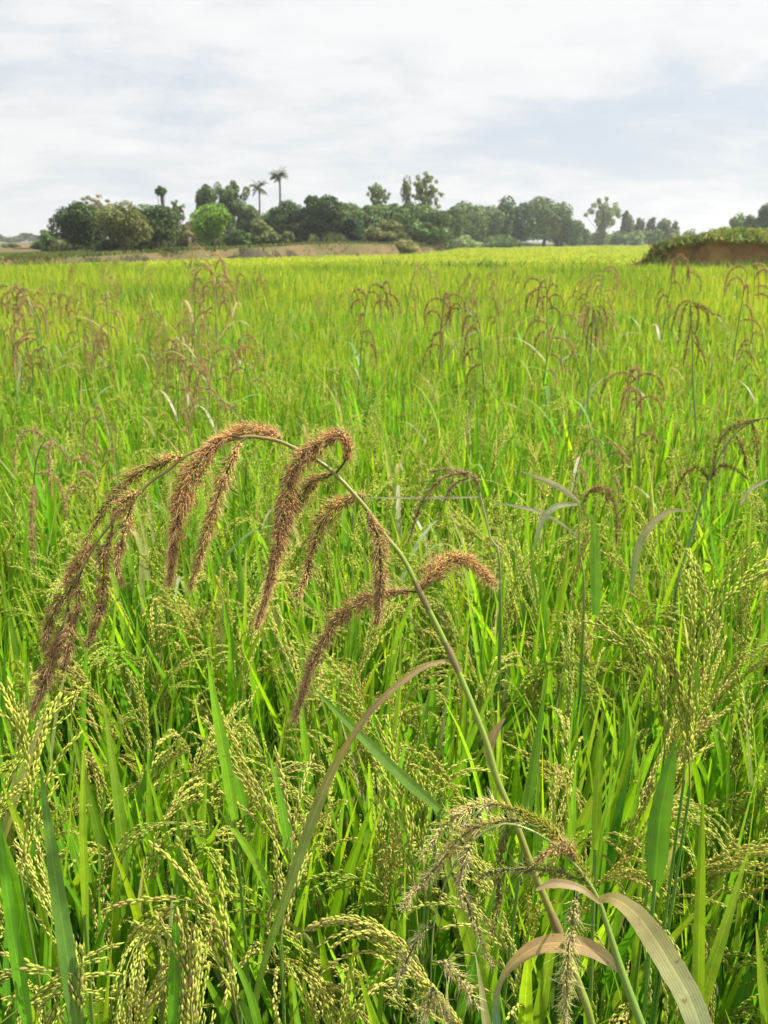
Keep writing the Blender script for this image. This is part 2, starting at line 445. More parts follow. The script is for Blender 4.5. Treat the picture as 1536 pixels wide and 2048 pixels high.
def rice_parts(rg, lod):
    """returns stem MB, list of blade MBs, list of panicle MBs for one hill about a metre tall"""
    stem = MB(); blades, pans = [], []
    global LAST
    nt_ = 5 if lod < 2 else 4
    ripe0 = rg.uniform(0.0, 0.8) if lod == 0 else rg.uniform(0.0, 0.5)
    LAST = 'green' if ripe0 < .22 else ('yellow green' if ripe0 < .45 else 'pale straw')
    for k in range(nt_):
        a = k * 2 * PI / nt_ + rg.uniform(-0.5, 0.5); r0 = rg.uniform(0.005, 0.03)
        p0 = np.array([r0 * math.cos(a), r0 * math.sin(a), -0.02])
        lean = rg.uniform(0.02, 0.16); h = rg.uniform(0.66, 0.82)
        d = np.array([math.sin(lean) * math.cos(a), math.sin(lean) * math.sin(a), math.cos(lean)])
        c = grow(p0, d, h, 6, 0.15, 0.15, rg)
        tube(stem, c, np.linspace(0.0032, 0.0016, 7), 5 if lod == 0 else 3, jit((0.12, 0.24, 0.04), 7, 0.06, rg))
        for q in range(4 if lod < 2 else 3):
            i = (5, 3, 4, 2)[q]; az = a + rg.uniform(-1.6, 1.6) + q * 1.2
            ln = (rg.uniform(0.24, 0.38), rg.uniform(0.46, 0.62), rg.uniform(.36, .5), rg.uniform(0.5, 0.66))[q]
            blades.append(blade(rg, c[i], az, rg.uniform(0.05, 0.34), ln, rg.uniform(0.011, 0.019), rg.choice([0.3, 0.6, 1.2, 2.4], p=[.55, .28, .12, .05]),
                                7 if lod < 2 else 4, 3, pale=rg.random() < 0.03))
        if k < 3 or rg.random() < 0.2:
            ripe = np.clip(ripe0 + rg.uniform(-0.2, 0.2), 0, 1); pa = a + rg.normal(0, 0.9); tl = rg.uniform(0.1, 0.55)
            dd = np.array([math.sin(tl) * math.cos(pa), math.sin(tl) * math.sin(pa), math.cos(tl)])
            erect = rg.random() < 0.28
            pans.append(panicle_mb(rg, c[-1], dd, rg.uniform(0.19, 0.26), ripe, (G5, G3, G_LOW)[lod], nb=(9, 7, 5)[lod],
                                   gstep=(0.0029, 0.0042, 0.0085)[lod], droop=3.0 if erect else rg.uniform(8, 17),
                                   gsize=(.94, 1.1, 1.55)[lod], axis_sides=3, spread=0.06))
    return stem, blades, pans

def merge(mbs_mats):
    """several MBs into one MB with one material slot each kind"""
    out = MB()
    for mbs, mi in mbs_mats:
        for m in mbs:
            off = out.n
            out.v += m.v; out.c += m.c; out.n += m.n
            for k in (3, 4):
                out.f[k] += [f + off for f in m.f[k]]
                out.mi[k] += [np.full(len(f), mi) for f in m.f[k]]
    return out

KIDS = {}
def proto_rice(seed, split):
    rg = np.random.default_rng(seed)
    st, bl, pa = rice_parts(rg, 0 if split else 1)
    root = empty('rice_plant')
    ks = [st.build('stem', M_CULM, root)]
    if split: ks += [b.build('leaf', M_BLADE, root) for b in bl]
    else: ks.append(merge([(bl, 0)]).build('foliage', M_BLADE, root))
    ks += [p.build('panicle', [M_GRAIN], root) for p in pa]
    KIDS[root.name] = ks; root['look'] = LAST
    return root
near_protos = [proto_rice(100 + i, True) for i in range(9)]
mid_protos = [proto_rice(200 + i, False) for i in range(10)]
whole_protos = []
for i in range(8):
    rg = np.random.default_rng(300 + i)
    st, bl, pa = rice_parts(rg, 2 if i > 4 else 1)
    whole_protos.append(merge([([st], 0), (bl, 1), (pa, 2)]).build('rice_plant', [M_CULM, M_BLADE, M_GRAIN])); whole_protos[-1]['look'] = LAST

# hill positions: jittered grid over the wedge the field fills
def hills(y0, y1, step, margin):
    out = []
    y = y0
    while y < y1:
        hw = 0.46 * y * margin + 0.35
        xs = np.arange(-hw, hw, step)
        for x in xs:
            out.append((x + RG.uniform(-.45, .45) * step, y + RG.uniform(-.45, .45) * step))
        y += step
    return np.array(out)
allh = hills(0.66, 9.5, 0.135, 1.9)
allh = allh[np.argsort(np.hypot(allh[:, 0], allh[:, 1]))]
def infr(x, y):
    u, v = proj((x, y, 0.9)); return -70 < u < 1606 and v < 2250
inside = np.array([infr(x, y) for x, y in allh])
# keep a little clearing round the feet of the two tall weeds
HERO1_FOOT, HERO2_FOOT = np.array([0.335, 0.40]), np.array([0.40, 0.42])
idx_in = np.where(inside)[0]
NIND = 284
ind, rest = idx_in[:NIND], np.concatenate([idx_in[NIND:], np.where(~inside)[0]])

def zone_label(x, y, look, size):
    u, v = proj((x, y, 0.9))
    col = ['far left', 'left', 'left of centre', 'near the centre', 'right of centre', 'right', 'far right'][int(np.clip(u // 220, 0, 6))]
    row = ('on the bottom edge' if v > 1800 else 'beside the tan weed blades' if v > 1550 else 'under the arching weed' if v > 1370
           else 'behind the arching weed' if v > 1220 else 'some rows past the weed' if v > 1120 else 'among the farther weed heads' if v > 1060 else 'nearly in the hindmost rows' if v > 1000 else 'in the hindmost single rows')
    return f'{size} rice plant with {look} heads {row}, {col}'
used = set()
for n_, k in enumerate(ind):
    x, y = allh[k]
    if n_ < 95: pr = near_protos[n_ % len(near_protos)]
    elif n_ < NIND - len(whole_protos): pr = mid_protos[(n_ * 7) % len(mid_protos)]
    else: pr = whole_protos[n_ - (NIND - len(whole_protos))]
    if pr.name in used:
        o = copy_tree(pr, KIDS)
    else:
        o = pr; used.add(pr.name)
    s = RG.uniform(0.90, 1.08)
    if y < 0.95: s *= 0.94
    o.location = (x, y, 0); o.scale = (s, s, s)
    o.rotation_euler = (RG.normal(0, .05), RG.normal(0, .05), RG.uniform(0, 2 * PI))
    sz = 'tall' if s > 1.02 else 'middling' if s > .96 else 'short'
    lb = zone_label(x, y, o.get('look', 'yellow green'), sz)
    tag(o, lb, 'rice plant', lb.replace(' rice plant with', ',').replace('heads ', 'heads, ') + ': rice plants')
for o in list(COL.objects):
    if 'look' in o.keys(): del o['look']

def gn_scatter(name, pts, protos, smin, smax, label, cat):
    """one crop object: its own mesh holds the hill positions, each hill shows one of the plants above"""
    me = bpy.data.meshes.new(name); n = len(pts)
    me.vertices.add(n); me.vertices.foreach_set('co', np.asarray(pts, np.float32).ravel())
    r = me.attributes.new('rot', 'FLOAT_VECTOR', 'POINT')
    rv = np.stack([RG.normal(0, .05, n), RG.normal(0, .05, n), RG.uniform(0, 2 * PI, n)], 1).astype(np.float32)
    r.data.foreach_set('vector', rv.ravel())
    a = me.attributes.new('siz', 'FLOAT', 'POINT'); a.data.foreach_set('value', RG.uniform(smin, smax, n).astype(np.float32))
    a = me.attributes.new('pick', 'INT', 'POINT'); a.data.foreach_set('value', RG.integers(0, len(protos), n).astype(np.int32))
    o = bpy.data.objects.new(name, me); COL.objects.link(o)
    g = bpy.data.node_groups.new(name, 'GeometryNodeTree')
    g.interface.new_socket('Geometry', in_out='INPUT', socket_type='NodeSocketGeometry')
    g.interface.new_socket('Geometry', in_out='OUTPUT', socket_type='NodeSocketGeometry')
    gi, go = g.nodes.new('NodeGroupInput'), g.nodes.new('NodeGroupOutput')
    iop = g.nodes.new('GeometryNodeInstanceOnPoints'); jn = g.nodes.new('GeometryNodeJoinGeometry')
    for p in reversed(protos):
        oi = g.nodes.new('GeometryNodeObjectInfo'); oi.transform_space = 'ORIGINAL'
        oi.inputs['Object'].default_value = p; oi.inputs['As Instance'].default_value = True
        g.links.new(oi.outputs['Geometry'], jn.inputs[0])
    g.links.new(gi.outputs[0], iop.inputs['Points']); g.links.new(jn.outputs[0], iop.inputs['Instance'])
    iop.inputs['Pick Instance'].default_value = True
    def attr(nm, ty, sock):
        na = g.nodes.new('GeometryNodeInputNamedAttribute'); na.data_type = ty; na.inputs['Name'].default_value = nm
        g.links.new(na.outputs['Attribute'], sock)
    attr('rot', 'FLOAT_VECTOR', iop.inputs['Rotation']); attr('siz', 'FLOAT', iop.inputs['Scale']); attr('pick', 'INT', iop.inputs['Instance Index'])
    g.links.new(iop.outputs[0], go.inputs[0])
    md = o.modifiers.new('crop', 'NODES'); md.node_group = g
    tag(o, label, cat, kind='stuff')
    return o
rp = np.c_[allh[rest], np.zeros(len(rest))]
gn_scatter('rice_crop', rp, whole_protos, 0.88, 1.06, 'dense headed rice crop filling the field behind the nearest plants', 'rice crop')

# ------------------------------------------------------------------ air
hz_ = MB(); X0, X1, Y0, Y1, Z0, Z1 = -2600, 3400, -40, 2700, -4, 40
hz_.add([(X0, Y0, Z0), (X1, Y0, Z0), (X1, Y1, Z0), (X0, Y1, Z0), (X0, Y0, Z1), (X1, Y0, Z1), (X1, Y1, Z1), (X0, Y1, Z1)],
        np.array([[0, 3, 2, 1], [4, 5, 6, 7], [0, 1, 5, 4], [1, 2, 6, 5], [2, 3, 7, 6], [3, 0, 4, 7]]), (1, 1, 1))
hm, ht = newmat('air'); ho = N(ht, 'ShaderNodeOutputMaterial'); hp = N(ht, 'ShaderNodeVolumePrincipled')
hp.inputs['Color'].default_value = (0.86, 0.90, 0.95, 1); hp.inputs['Density'].default_value = 0.00055; hp.inputs['Anisotropy'].default_value = 0.2
L(ht, hp.outputs[0], ho.inputs['Volume'])
tag(hz_.build('haze', hm, smooth=False), kind='stuff')
cy.volume_bounces = 0

# ------------------------------------------------------------------ terrain
def pxof(x, y): return 768 + FPX * x / (np.maximum(y, 0.1) * CP)
BPX = [-1500, 0, 300, 520, 700, 780, 850, 890, 930, 1150, 1290, 3000]
BD = [38, 42, 54, 65, 74, 79, 92, 112, 165, 230, 300, 320]
BH = [0.75, 0.78, 0.85, 1.15, 1.32, 1.34, 1.15, 0.7, 0.15, 0.2, 0.5, 0.6]
LOW = -0.15
def bank_dist(px): return np.interp(px, BPX, BD)
def gz(x, y):
    x = np.asarray(x, float); y = np.asarray(y, float); px = pxof(x, y); B = bank_dist(px); H = np.interp(px, BPX, BH)
    wob = 1.1 * np.sin(px * 0.021) + 0.8 * np.sin(px * 0.057 + 1.3)
    t = np.clip((y - B - wob) / 2.6, 0, 1); t = t * t * (3 - 2 * t)
    far = np.clip((y - 26.0) / 0.8, 0, 1)
    base = LOW * far
    return base + (H - LOW) * t + t * 0.12 * np.sin(x * 0.31) * np.sin(y * 0.23)
tb = MB()
us = np.linspace(-2300, 3900, 260); ds = np.concatenate([np.linspace(-6, 26, 14), np.linspace(26.4, 34, 8), np.geomspace(35, 130, 150), np.geomspace(133, 2600, 40)])
UU, DD = np.meshgrid(us, ds)
XX = (UU - 768) / FPX * np.maximum(DD, 6) * CP
ZZ = gz(XX, DD)
vv = np.stack([XX, DD, ZZ], -1).reshape(-1, 3)
nu = len(us); ii = np.arange(len(ds) - 1)[:, None] * nu; jj = np.arange(nu - 1)[None]
ff = np.stack([ii + jj, ii + jj + 1, ii + nu + jj + 1, ii + nu + jj], -1).reshape(-1, 4)
tb.add(vv, ff, (0.2, 0.2, 0.1))
Bq = bank_dist(UU) ; onb = (DD > Bq + 1.6)[:-1, :-1].ravel(); face = ((DD > Bq - 3) & (DD <= Bq + 1.6))[:-1, :-1].ravel()
tree_shade = (UU < 575)[:-1, :-1].ravel() & (UU > 130)[:-1, :-1].ravel()  # stretch of bank face coloured dark for the shade of the left trees
mi = np.where(onb, 1, np.where(face, np.where(tree_shade, 3, 2), 0)); tb.mi[4] = [mi]
tag(tb.build('ground', [M_MUD, M_DRY, M_FARSOIL, M_SHADESOIL]), 'flat muddy paddy ground rising to a dry plateau', kind='structure')

# far rice: canopy sheet with blades standing out of it
YG = np.array((0.42, 0.50, 0.055))
def tufts(mb, x, y, z0, z1, w, col, lean=0.12, nb=1):
    n = len(x); a = RG.uniform(0, 2 * PI, n); l = RG.normal(0, lean, (n, 2)) * (z1 - z0)[:, None]
    s = np.stack([np.cos(a), np.sin(a) * 0.6, np.zeros(n)], 1); w = np.broadcast_to(w, n)[:, None]
    b = np.stack([x, y, z0], 1); m = np.stack([x + l[:, 0] * .4, y + l[:, 1] * .4, z0 + (z1 - z0) * 0.6], 1); t = np.stack([x + l[:, 0] * 1.3, y + l[:, 1] * 1.3, z1], 1)
    v = np.stack([b - s * w * .5, b + s * w * .5, m - s * w * .5, m + s * w * .5, t], 1)
    o = (np.arange(n) * 5)[:, None, None]
    C = np.ones((n, 5, 4)); C[..., :3] = col[:, None]
    mb.add(v.reshape(-1, 3), [(np.array([[0, 1, 3, 2]])[None] + o).reshape(-1, 4), (np.array([[2, 3, 4]])[None] + o).reshape(-1, 3)], C.reshape(-1, 4))
def wedge(n, y0, y1, p=2.0, margin=0.72):
    u = RG.random(n); y = (y0 ** p + u * (y1 ** p - y0 ** p)) ** (1 / p); x = RG.uniform(-1, 1, n) * (margin * y + 0.5)
    return x, y
fm = MB()
x, y = wedge(190000, 8.0, 26.2)
xa, ya = wedge(16000, 4.5, 8.6, 3.0); x = np.r_[x, xa]; y = np.r_[y, ya]
keep = (y < 26.0 - 0.0 * x)
x, y = x[keep], y[keep]; n = len(x)
hgt = 0.91 + RG.normal(0, 0.075, n) + 0.05 * np.sin(x * .9 + np.sin(y)) * np.sin(y * .7)
cc = jit(YG, n, 0.14); dk = RG.random(n) < 0.25; cc[dk] = jit((0.13, 0.33, 0.03), dk.sum(), 0.12)
tufts(fm, x, y, hgt - RG.uniform(.35, .5, n), hgt, 0.010 + 0.0004 * y, cc)
tag(fm.build('rice_crop_beyond', M_FAR), 'even yellow green rice canopy across the middle distance', 'rice crop', kind='stuff')

def sheet(name, y0, y1, z, label, col, us_, n=60):
    s = MB(); U, D = np.meshgrid(us_, np.geomspace(y0, y1, n)); X = (U - 768) / FPX * D * CP
    return U, D, X
# canopy floor of the near terrace and the terrace beyond
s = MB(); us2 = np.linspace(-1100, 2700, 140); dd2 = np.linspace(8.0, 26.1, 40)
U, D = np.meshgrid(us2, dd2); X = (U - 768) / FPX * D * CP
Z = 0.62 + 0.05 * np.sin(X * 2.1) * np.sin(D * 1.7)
def grid_add(mb, X, D, Z, col):
    nu = X.shape[1]; i = np.arange(X.shape[0] - 1)[:, None] * nu; j = np.arange(nu - 1)[None]
    f = np.stack([i + j, i + j + 1, i + nu + j + 1, i + nu + j], -1).reshape(-1, 4)
    mb.add(np.stack([X, D, Z], -1).reshape(-1, 3), f, col)
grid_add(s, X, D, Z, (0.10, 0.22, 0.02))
us3 = np.linspace(-1100, 2700, 260); t01 = np.linspace(0, 1, 90)[:, None]
Bd = np.minimum(bank_dist(us3), 320)[None] - 0.8
D = 26.9 * (Bd / 26.9) ** t01; U = np.broadcast_to(us3, D.shape); X = (U - 768) / FPX * D * CP
Z = 0.42 + 0.03 * np.sin(X * .8) * np.sin(D * .6); Z[0] = -0.1
grid_add(s, X, D, Z, YG * 0.95)
n = 230000
y = 27 * (300 / 27) ** (RG.random(n) ** 0.85); x = RG.uniform(-1, 1, n) * 0.72 * y
k = y < bank_dist(pxof(x, y)) - 1.0; x, y = x[k], y[k]; n = len(x)
hgt = 0.53 + RG.normal(0, .045, n)
tufts(s, x, y, hgt - 0.2, hgt, 0.02 + 0.0012 * y, jit(YG * np.array((1.02, 1.02, 1.0)), n, 0.12), lean=.15)
tag(s.build('distant_rice_crop', M_FAR), 'bright green rice terrace stretching to the far banks', 'rice crop', kind='stuff')

# low weedy dike between the two terraces
s = MB(); n = 5200
x = RG.uniform(-22, 24, n); dens = (np.sin(x * .7) + np.sin(x * 2.3 + 1) + np.sin(x * .23) > 0.35) ; x = x[dens]; n = len(x)
y = 26.5 + RG.normal(0, .25, n) + 0.015 * x
tufts(s, x, y, np.full(n, 0.1), 0.99 + np.abs(RG.normal(0, .10, n)), .05, jit((0.08, 0.18, 0.03), n, .25), lean=.35)
tag(s.build('dike_grass', M_BUSH), 'dark rough grass along the low dike between terraces', 'grass', kind='stuff')
bd = MB(); xs = np.linspace(-30, 34, 60)
yy = 26.5 + 0.015 * xs
prof = [(-.7, -.05), (-.35, .42), (.35, .45), (.8, -.2)]
rows = np.array([[(x_, y_ + a, b + .04 * math.sin(x_ * 1.3)) for a, b in prof] for x_, y_ in zip(xs, yy)])
grid_add(bd, rows[..., 0], rows[..., 1], rows[..., 2], (0.1, 0.1, 0.05))
tag(bd.build('dike_ridge', M_MUD), kind='structure')

# grass and scrub on the plateau and its edge
s = MB(); n = 60000
px = RG.uniform(-300, 1500, n); B = bank_dist(px); H = np.interp(px, BPX, BH)
y = B + np.where(RG.random(n) < .04, RG.uniform(-1.2, 1.5, n), RG.uniform(1.3, 15, n) + np.where((px > 130) & (px < 780), 1.4, 0)); x = (px - 768) / FPX * y * CP; z = gz(x, y)
edge = np.clip(1 - (y - B) / 5, 0, 1)
pat = np.sin(x * .35) * np.sin(y * .2 + 1) + RG.normal(0, .4, n) + np.where((px > 130) & (px < 575), .9, 0)  # greener tufts along the stretch given painted tree shade
h = np.where(pat > 0, RG.uniform(.05, .22, n), RG.uniform(.03, .09, n)) * (1 + .5 * edge)
cg = np.where((pat > 0.1)[:, None], jit((0.13, 0.18, 0.045), n, .2), jit((0.16, 0.13, 0.045), n, .15))
tufts(s, x, y, z - .02, z + h, .07, cg, lean=.5)
tag(s.build('plateau_grass', M_BUSH), 'dry tan and olive grass on the raised far bank', 'grass', kind='stuff')

s = MB(); n = 42000
px = RG.uniform(100, 1500, n); B = bank_dist(px); y = B + 16 + RG.uniform(0, 26, n) * np.where(px < 860, 1, .5); y = np.where((px > 885), B + RG.uniform(2, 30, n), y); x = (px - 768) / FPX * y * CP; z = gz(x, y)
h = (.75 + .3 * np.sin(px * .05) * np.sin(px * .013)) * RG.uniform(.5, 1.3, n) * np.where(px > 1140, 1.6, 1.0)
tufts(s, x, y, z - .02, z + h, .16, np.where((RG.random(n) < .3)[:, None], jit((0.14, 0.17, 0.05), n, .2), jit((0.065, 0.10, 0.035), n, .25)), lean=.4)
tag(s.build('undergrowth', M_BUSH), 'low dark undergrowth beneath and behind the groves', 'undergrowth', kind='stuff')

# ------------------------------------------------------------------ right-hand earth bank
eb = MB()
path = smooth_path([(8.6, 33.9), (9.8, 32.7), (12.6, 32.2), (16, 32.4), (22, 32.0), (30, 31.0)], 120)
T2 = unit(np.gradient(path, axis=0)); Nrm = np.stack([-T2[:, 1], T2[:, 0]], 1)   # points away from the viewer
rg = np.random.default_rng(3)
ends = np.clip(np.arange(120) / 13.0, 0, 1); ends = ends * ends * (3 - 2 * ends)
profile = [(-0.25, -0.25), (-0.05, 0.35), (0.08, 0.9), (0.14, 1.25), (0.2, 1.5), (-0.04, 1.58), (0.12, 1.70), (0.7, 1.80), (1.8, 1.86), (3.2, 1.9), (5, 1.8), (7, 1.2), (9, 0.1)]
rows = []
erode = np.cumsum(rg.normal(0, .05, 120)); erode -= np.linspace(erode[0], erode[-1], 120)
for i in range(120):
    w1 = .10 * math.sin(i * .55) + .08 * math.sin(i * 1.37); w2 = .07 * math.sin(i * .31 + 1) + .05 * math.sin(i * .83)
    row = []
    for k, (a, b) in enumerate(profile):
        aa = a + w1 * (0.4 + 0.6 * (b / 2)) + rg.normal(0, .06) - abs(erode[i]) * (.5 if b < 1.5 else .2) * (1.3 - .5 * b) ; bb = b * (0.28 + 0.72 * ends[i]) + (w2 if b > .5 else 0)
        q = path[i] + Nrm[i] * (aa * (.08 + .92 * ends[i]) + (1 - ends[i]) * b * 0.5)
        row.append((q[0] + .55 * max(aa, 0), q[1], bb))
    rows.append(row)
rows = np.array(rows)
grid_add(eb, rows[..., 0], rows[..., 1], rows[..., 2], (0.2, 0.2, 0.1))
kk = np.tile(np.arange(len(profile) - 1), 119); eb.mi[4] = [np.where(kk >= 5, 1, 0)]
tag(eb.build('earth_bank', [M_SOIL, ground_mat('bank_turf', [(0.3, (0.09, 0.13, 0.03)), (0.7, (0.17, 0.21, 0.055))], 2.0)]),
    'cut earth bank with bare brown face on the right', kind='structure')
s = MB()
n = 34000; i = rg.integers(0, 119, n); k = rg.choice([4, 5, 6, 7, 8, 9], n, p=[.03, .22, .30, .22, .14, .09]); f1, f2 = rg.random(n), rg.random(n)
base = (rows[i, k] * (1 - f1)[:, None] + rows[i + 1, k] * f1[:, None]) * (1 - f2)[:, None] + (rows[i, k + 1] * (1 - f1)[:, None] + rows[i + 1, k + 1] * f1[:, None]) * f2[:, None]
hh = np.where(k <= 5, -rg.uniform(.0, .17, n) ** 1.3, rg.uniform(.04, .17, n)) * (0.35 + 0.9 * np.abs(np.sin(base[:, 0] * 1.1) + 0.5 * np.sin(base[:, 0] * 3.1 + 1)))
xx, y2 = base[:, 0], base[:, 1] - np.where(k <= 5, rg.uniform(.0, .16, n), 0)
tufts(s, xx, y2, base[:, 2] + np.where(k <= 5, .15, -.02), base[:, 2] + hh, .06, np.where((rg.random(n) < .35)[:, None], jit((0.28, 0.26, 0.09), n, .2), jit((0.20, 0.29, 0.06), n, .3)), lean=.6)
# growth at the sloping end and along the foot
n = 16000; i = rg.integers(0, 12, n); k = rg.integers(0, 9, n); base = rows[i, k] + rg.normal(0, .09, (n, 3))
ok = rg.random(n) < np.clip(1.15 - i / 9, 0, 1); base = base[ok]; n = len(base)
tufts(s, base[:, 0], base[:, 1] - .1, base[:, 2] - .05, base[:, 2] + rg.uniform(.02, .18, n), .06, np.where((rg.random(n) < .45)[:, None], jit((0.26, 0.20, 0.08), n, .2), jit((0.12, 0.18, 0.045), n, .3)), lean=.6)
tag(s.build('bank_grass', M_BUSH), 'shaggy green grass overhanging the brown earth bank', 'grass', kind='stuff')

s = MB(); n = 30000
px = RG.uniform(-900, 2400, n); y = RG.uniform(330, 420, n); x = (px - 768) / FPX * y * CP
h = np.clip(3.2 + 1.6 * np.sin(px * .031) + 1.2 * np.sin(px * .11 + 2) + 1.5 * np.sin(px * .007), 1.5, 9) * np.where(px < 140, .55, 1) * RG.uniform(.3, 1.0, n)
zc_ = gz(x, y) + h
a_ = unit(RG.normal(size=(n, 3))); b_ = unit(np.cross(a_, RG.normal(size=(n, 3)))); c_ = np.stack([x, y, zc_], 1); q_ = RG.uniform(.4, 1.0, (n, 1))
s.add(np.stack([c_ - a_ * q_, c_ - b_ * q_ * .7, c_ + a_ * q_, c_ + b_ * q_ * .7], 1).reshape(-1, 3), (np.array([[0, 1, 2, 3]])[None] + (np.arange(n) * 4)[:, None, None]).reshape(-1, 4), np.repeat(jit((0.07, 0.11, 0.045), n, .2), 4, 0))
tag(s.build('distant_woods', M_BUSH), 'hazy far-off wood along the horizon', 'woods', kind='stuff')
# distant low hills on the left
hb = MB(); us4 = np.linspace(-1400, 2600, 120)
D = np.full_like(us4, 900.0); Xh = (us4 - 768) / FPX * D * CP
top = np.interp(us4, [-1400, -300, 0, 40, 80, 200, 1200, 1400, 1600, 2600], [9, 6, 3.4, 1.0, .3, 0, 0, .5, 2, 5]) + 1.2 * np.sin(us4 * .03)
rows_h = np.stack([np.stack([Xh, D, np.full_like(D, -2)], 1), np.stack([Xh, D + 60, np.maximum(top, -1)], 1), np.stack([Xh, D + 300, np.maximum(top, -1) * .5], 1)], 0)
grid_add(hb, rows_h[..., 0], rows_h[..., 1], rows_h[..., 2], (0.2, 0.2, 0.2))
tag(hb.build('hills', M_HILL), kind='structure')

# ------------------------------------------------------------------ trees
def crown_mb(rg, cx, cyy, cz, rx, rz, col, nleaf, leaf, lobes=14, airy=0.0, flat=1.0):
    """leaf clumps spread through the crown volume"""
    mb = MB(); lp = []
    for _ in range(lobes):
        d = unit(rg.normal(size=3)); r = rg.uniform(0.2, 0.74 if airy < .5 else .98)
        lp.append((np.array([d[0] * r * rx, d[1] * r * rx * .9, d[2] * r * rz]), rg.uniform(0.30, 0.48) * (1 - .80 * airy ** .7)))
    per = nleaf // lobes; allp, alln, cols = [], [], []
    for p, q in lp:
        d = unit(rg.normal(size=(per, 3))); rr = rg.uniform(.5, 1.08, per)[:, None] ** .6
        pos = p + d * rr * np.array([rx, rx, rz * .95]) * q
        allp.append(pos); alln.append(unit(d + rg.normal(0, .55, d.shape)))
        cols.append(jit(np.array(col) * rg.uniform(.72, 1.3), per, .22, rg))
    pos = np.concatenate(allp) + (cx, cyy, cz); nn_ = np.concatenate(alln); cols = np.concatenate(cols); n = len(pos)
    a = unit(np.cross(nn_, rg.normal(size=(n, 3)))); b = np.cross(nn_, a); sz = leaf * rg.uniform(.6, 1.3, n)[:, None]
    v = np.stack([pos - a * sz * .5, pos - b * sz * .3 + nn_ * sz * .08, pos + a * sz * .5, pos + b * sz * .3 + nn_ * sz * .08], 1)
    f = (np.array([[0, 1, 2, 3]])[None] + (np.arange(n) * 4)[:, None, None]).reshape(-1, 4)
    mb.add(v.reshape(-1, 3), f, np.repeat(cols, 4, 0))
    return mb, [p + np.array((cx, cyy, cz)) for p, q in lp]

DARK, MID, OLIVE, BRIGHT, PALE, GREY = (0.068, 0.115, 0.032), (0.115, 0.185, 0.05), (0.17, 0.20, 0.06), (0.20, 0.34, 0.045), (0.24, 0.31, 0.13), (0.34, 0.34, 0.22)
tn = [0]
def tree(name, px, top, base, wpx, dist, col, label, cat='tree', group=None, airy=0.0, leaf=None, n=None, low=0.06, stretch=1.0):
    tn[0] += 1; rg = np.random.default_rng(700 + tn[0])
    zt = G(px, top, dist)[2]; x = G(px, top, dist)[0]; zb = float(gz(x, dist))
    wid = wpx / FPX * dist * CP / 2; H = zt - zb
    cb = zb + H * low; cz = (zt + cb) / 2; rz = (zt - cb) / 2
    root = empty(name, (x, dist, zb)); loc = np.array([x, dist, zb])
    leaf = leaf or 0.0031 * dist * (1 - .4 * airy); n = int((n or int(7000 * (1 - .45 * airy))) * (1.3 + .5 * airy))
    mb, lobes = crown_mb(rg, x, dist, cz, wid * 1.1, rz * 1.03, col, n, leaf, lobes=int(20 + 75 * airy), airy=airy)
    tk = MB(); tr = max(.04 * H, .06) * (0.5 if airy > .4 else 1)
    bend = rg.normal(0, .04 * H, 2)
    tc_ = smooth_path([(x, dist, zb - .1), (x + bend[0], dist + bend[1], zb + H * .35), (x + bend[0] * .4, dist, cz + rz * .45)], 9)
    tube(tk, tc_, np.linspace(tr, tr * .3, 9), 7, (0.1, 0.09, 0.07))
    for q in lobes[:9 if airy < .35 else 40]:
        s0 = tc_[rg.integers(2, 7)]; m_ = (s0 + q) / 2 + np.array([0, 0, -.05 * H])
        tube(tk, smooth_path([s0, m_, q], 6), np.linspace(tr * .35, tr * .08, 6), 4, (0.1, 0.09, 0.07))
    tk.v = [v - loc for v in tk.v]; mb.v = [v - loc for v in mb.v]
    tk.build('trunk', M_BARK, root); mb.build('crown', M_CROWN, root, smooth=False)
    tag(root, label, cat, group)
    return root

TG = 'trees along the far bank'
tree('shade_tree', 143, 400, 505, 78, 60, DARK, 'dark bushy tree at the left end of the left grove', group=TG)
tree('shade_tree', 188, 404, 507, 84, 62, DARK, 'second dark tree from the left in the left grove', group=TG, low=.05)
tree('bare_tree', 196, 388, 500, 84, 92, GREY, 'pale greyish thin leaved tree rising behind the left grove', group=TG, airy=.85, low=.4)
tree('shade_tree', 243, 397, 512, 100, 57, OLIVE, 'olive coloured tree between two dark trees of the left grove', group=TG, low=.06)
tree('shade_tree', 305, 397, 505, 112, 60, DARK, 'wide dark round tree at the right end of the left grove', group=TG, low=.12)
tree('slender_tree', 321, 371, 500, 26, 88, MID, 'small tufted tree top on a thin trunk above the left grove', group=TG, airy=.3, low=.82, n=1500)
tree('slender_tree', 351, 400, 500, 34, 86, PALE, 'thin pale tree between the left grove and the bright green tree', group=TG, airy=.7, low=.5, n=1500)
tree('green_tree', 417, 405, 498, 104, 68, BRIGHT, 'bright light green round tree left of the palms', group=TG, low=.18)
tree('shade_tree', 412, 367, 498, 54, 96, DARK, 'dark tree crown rising directly behind the bright green tree', group=TG, low=.3)
tree('tall_tree', 455, 353, 495, 74, 100, MID, 'tall loose grey green tree just left of the palms', group=TG, airy=.55, low=.3)
tree('tall_tree', 492, 398, 495, 58, 92, MID, 'mid green tree below the left palm', group=TG, airy=.2)
tree('shrub', 372, 440, 500, 36, 72, (0.26, 0.24, 0.10), 'dry tan shrub left of the bright green tree trunk', 'shrub')
tree('shrub', 474, 462, 492, 60, 74, MID, 'low green shrub under the palms', 'shrub', low=.02)
tree('shrub', 524, 440, 492, 58, 76, OLIVE, 'olive shrub beneath the palms, left of the dark trees', 'shrub', low=.02)
tree('shade_tree', 573, 402, 490, 92, 84, DARK, 'dark wide tree just right of the taller palm', group=TG, low=.2)
tree('shade_tree', 642, 387, 490, 92, 82, DARK, 'tall dark egg shaped tree in the centre left', group=TG, low=.2)
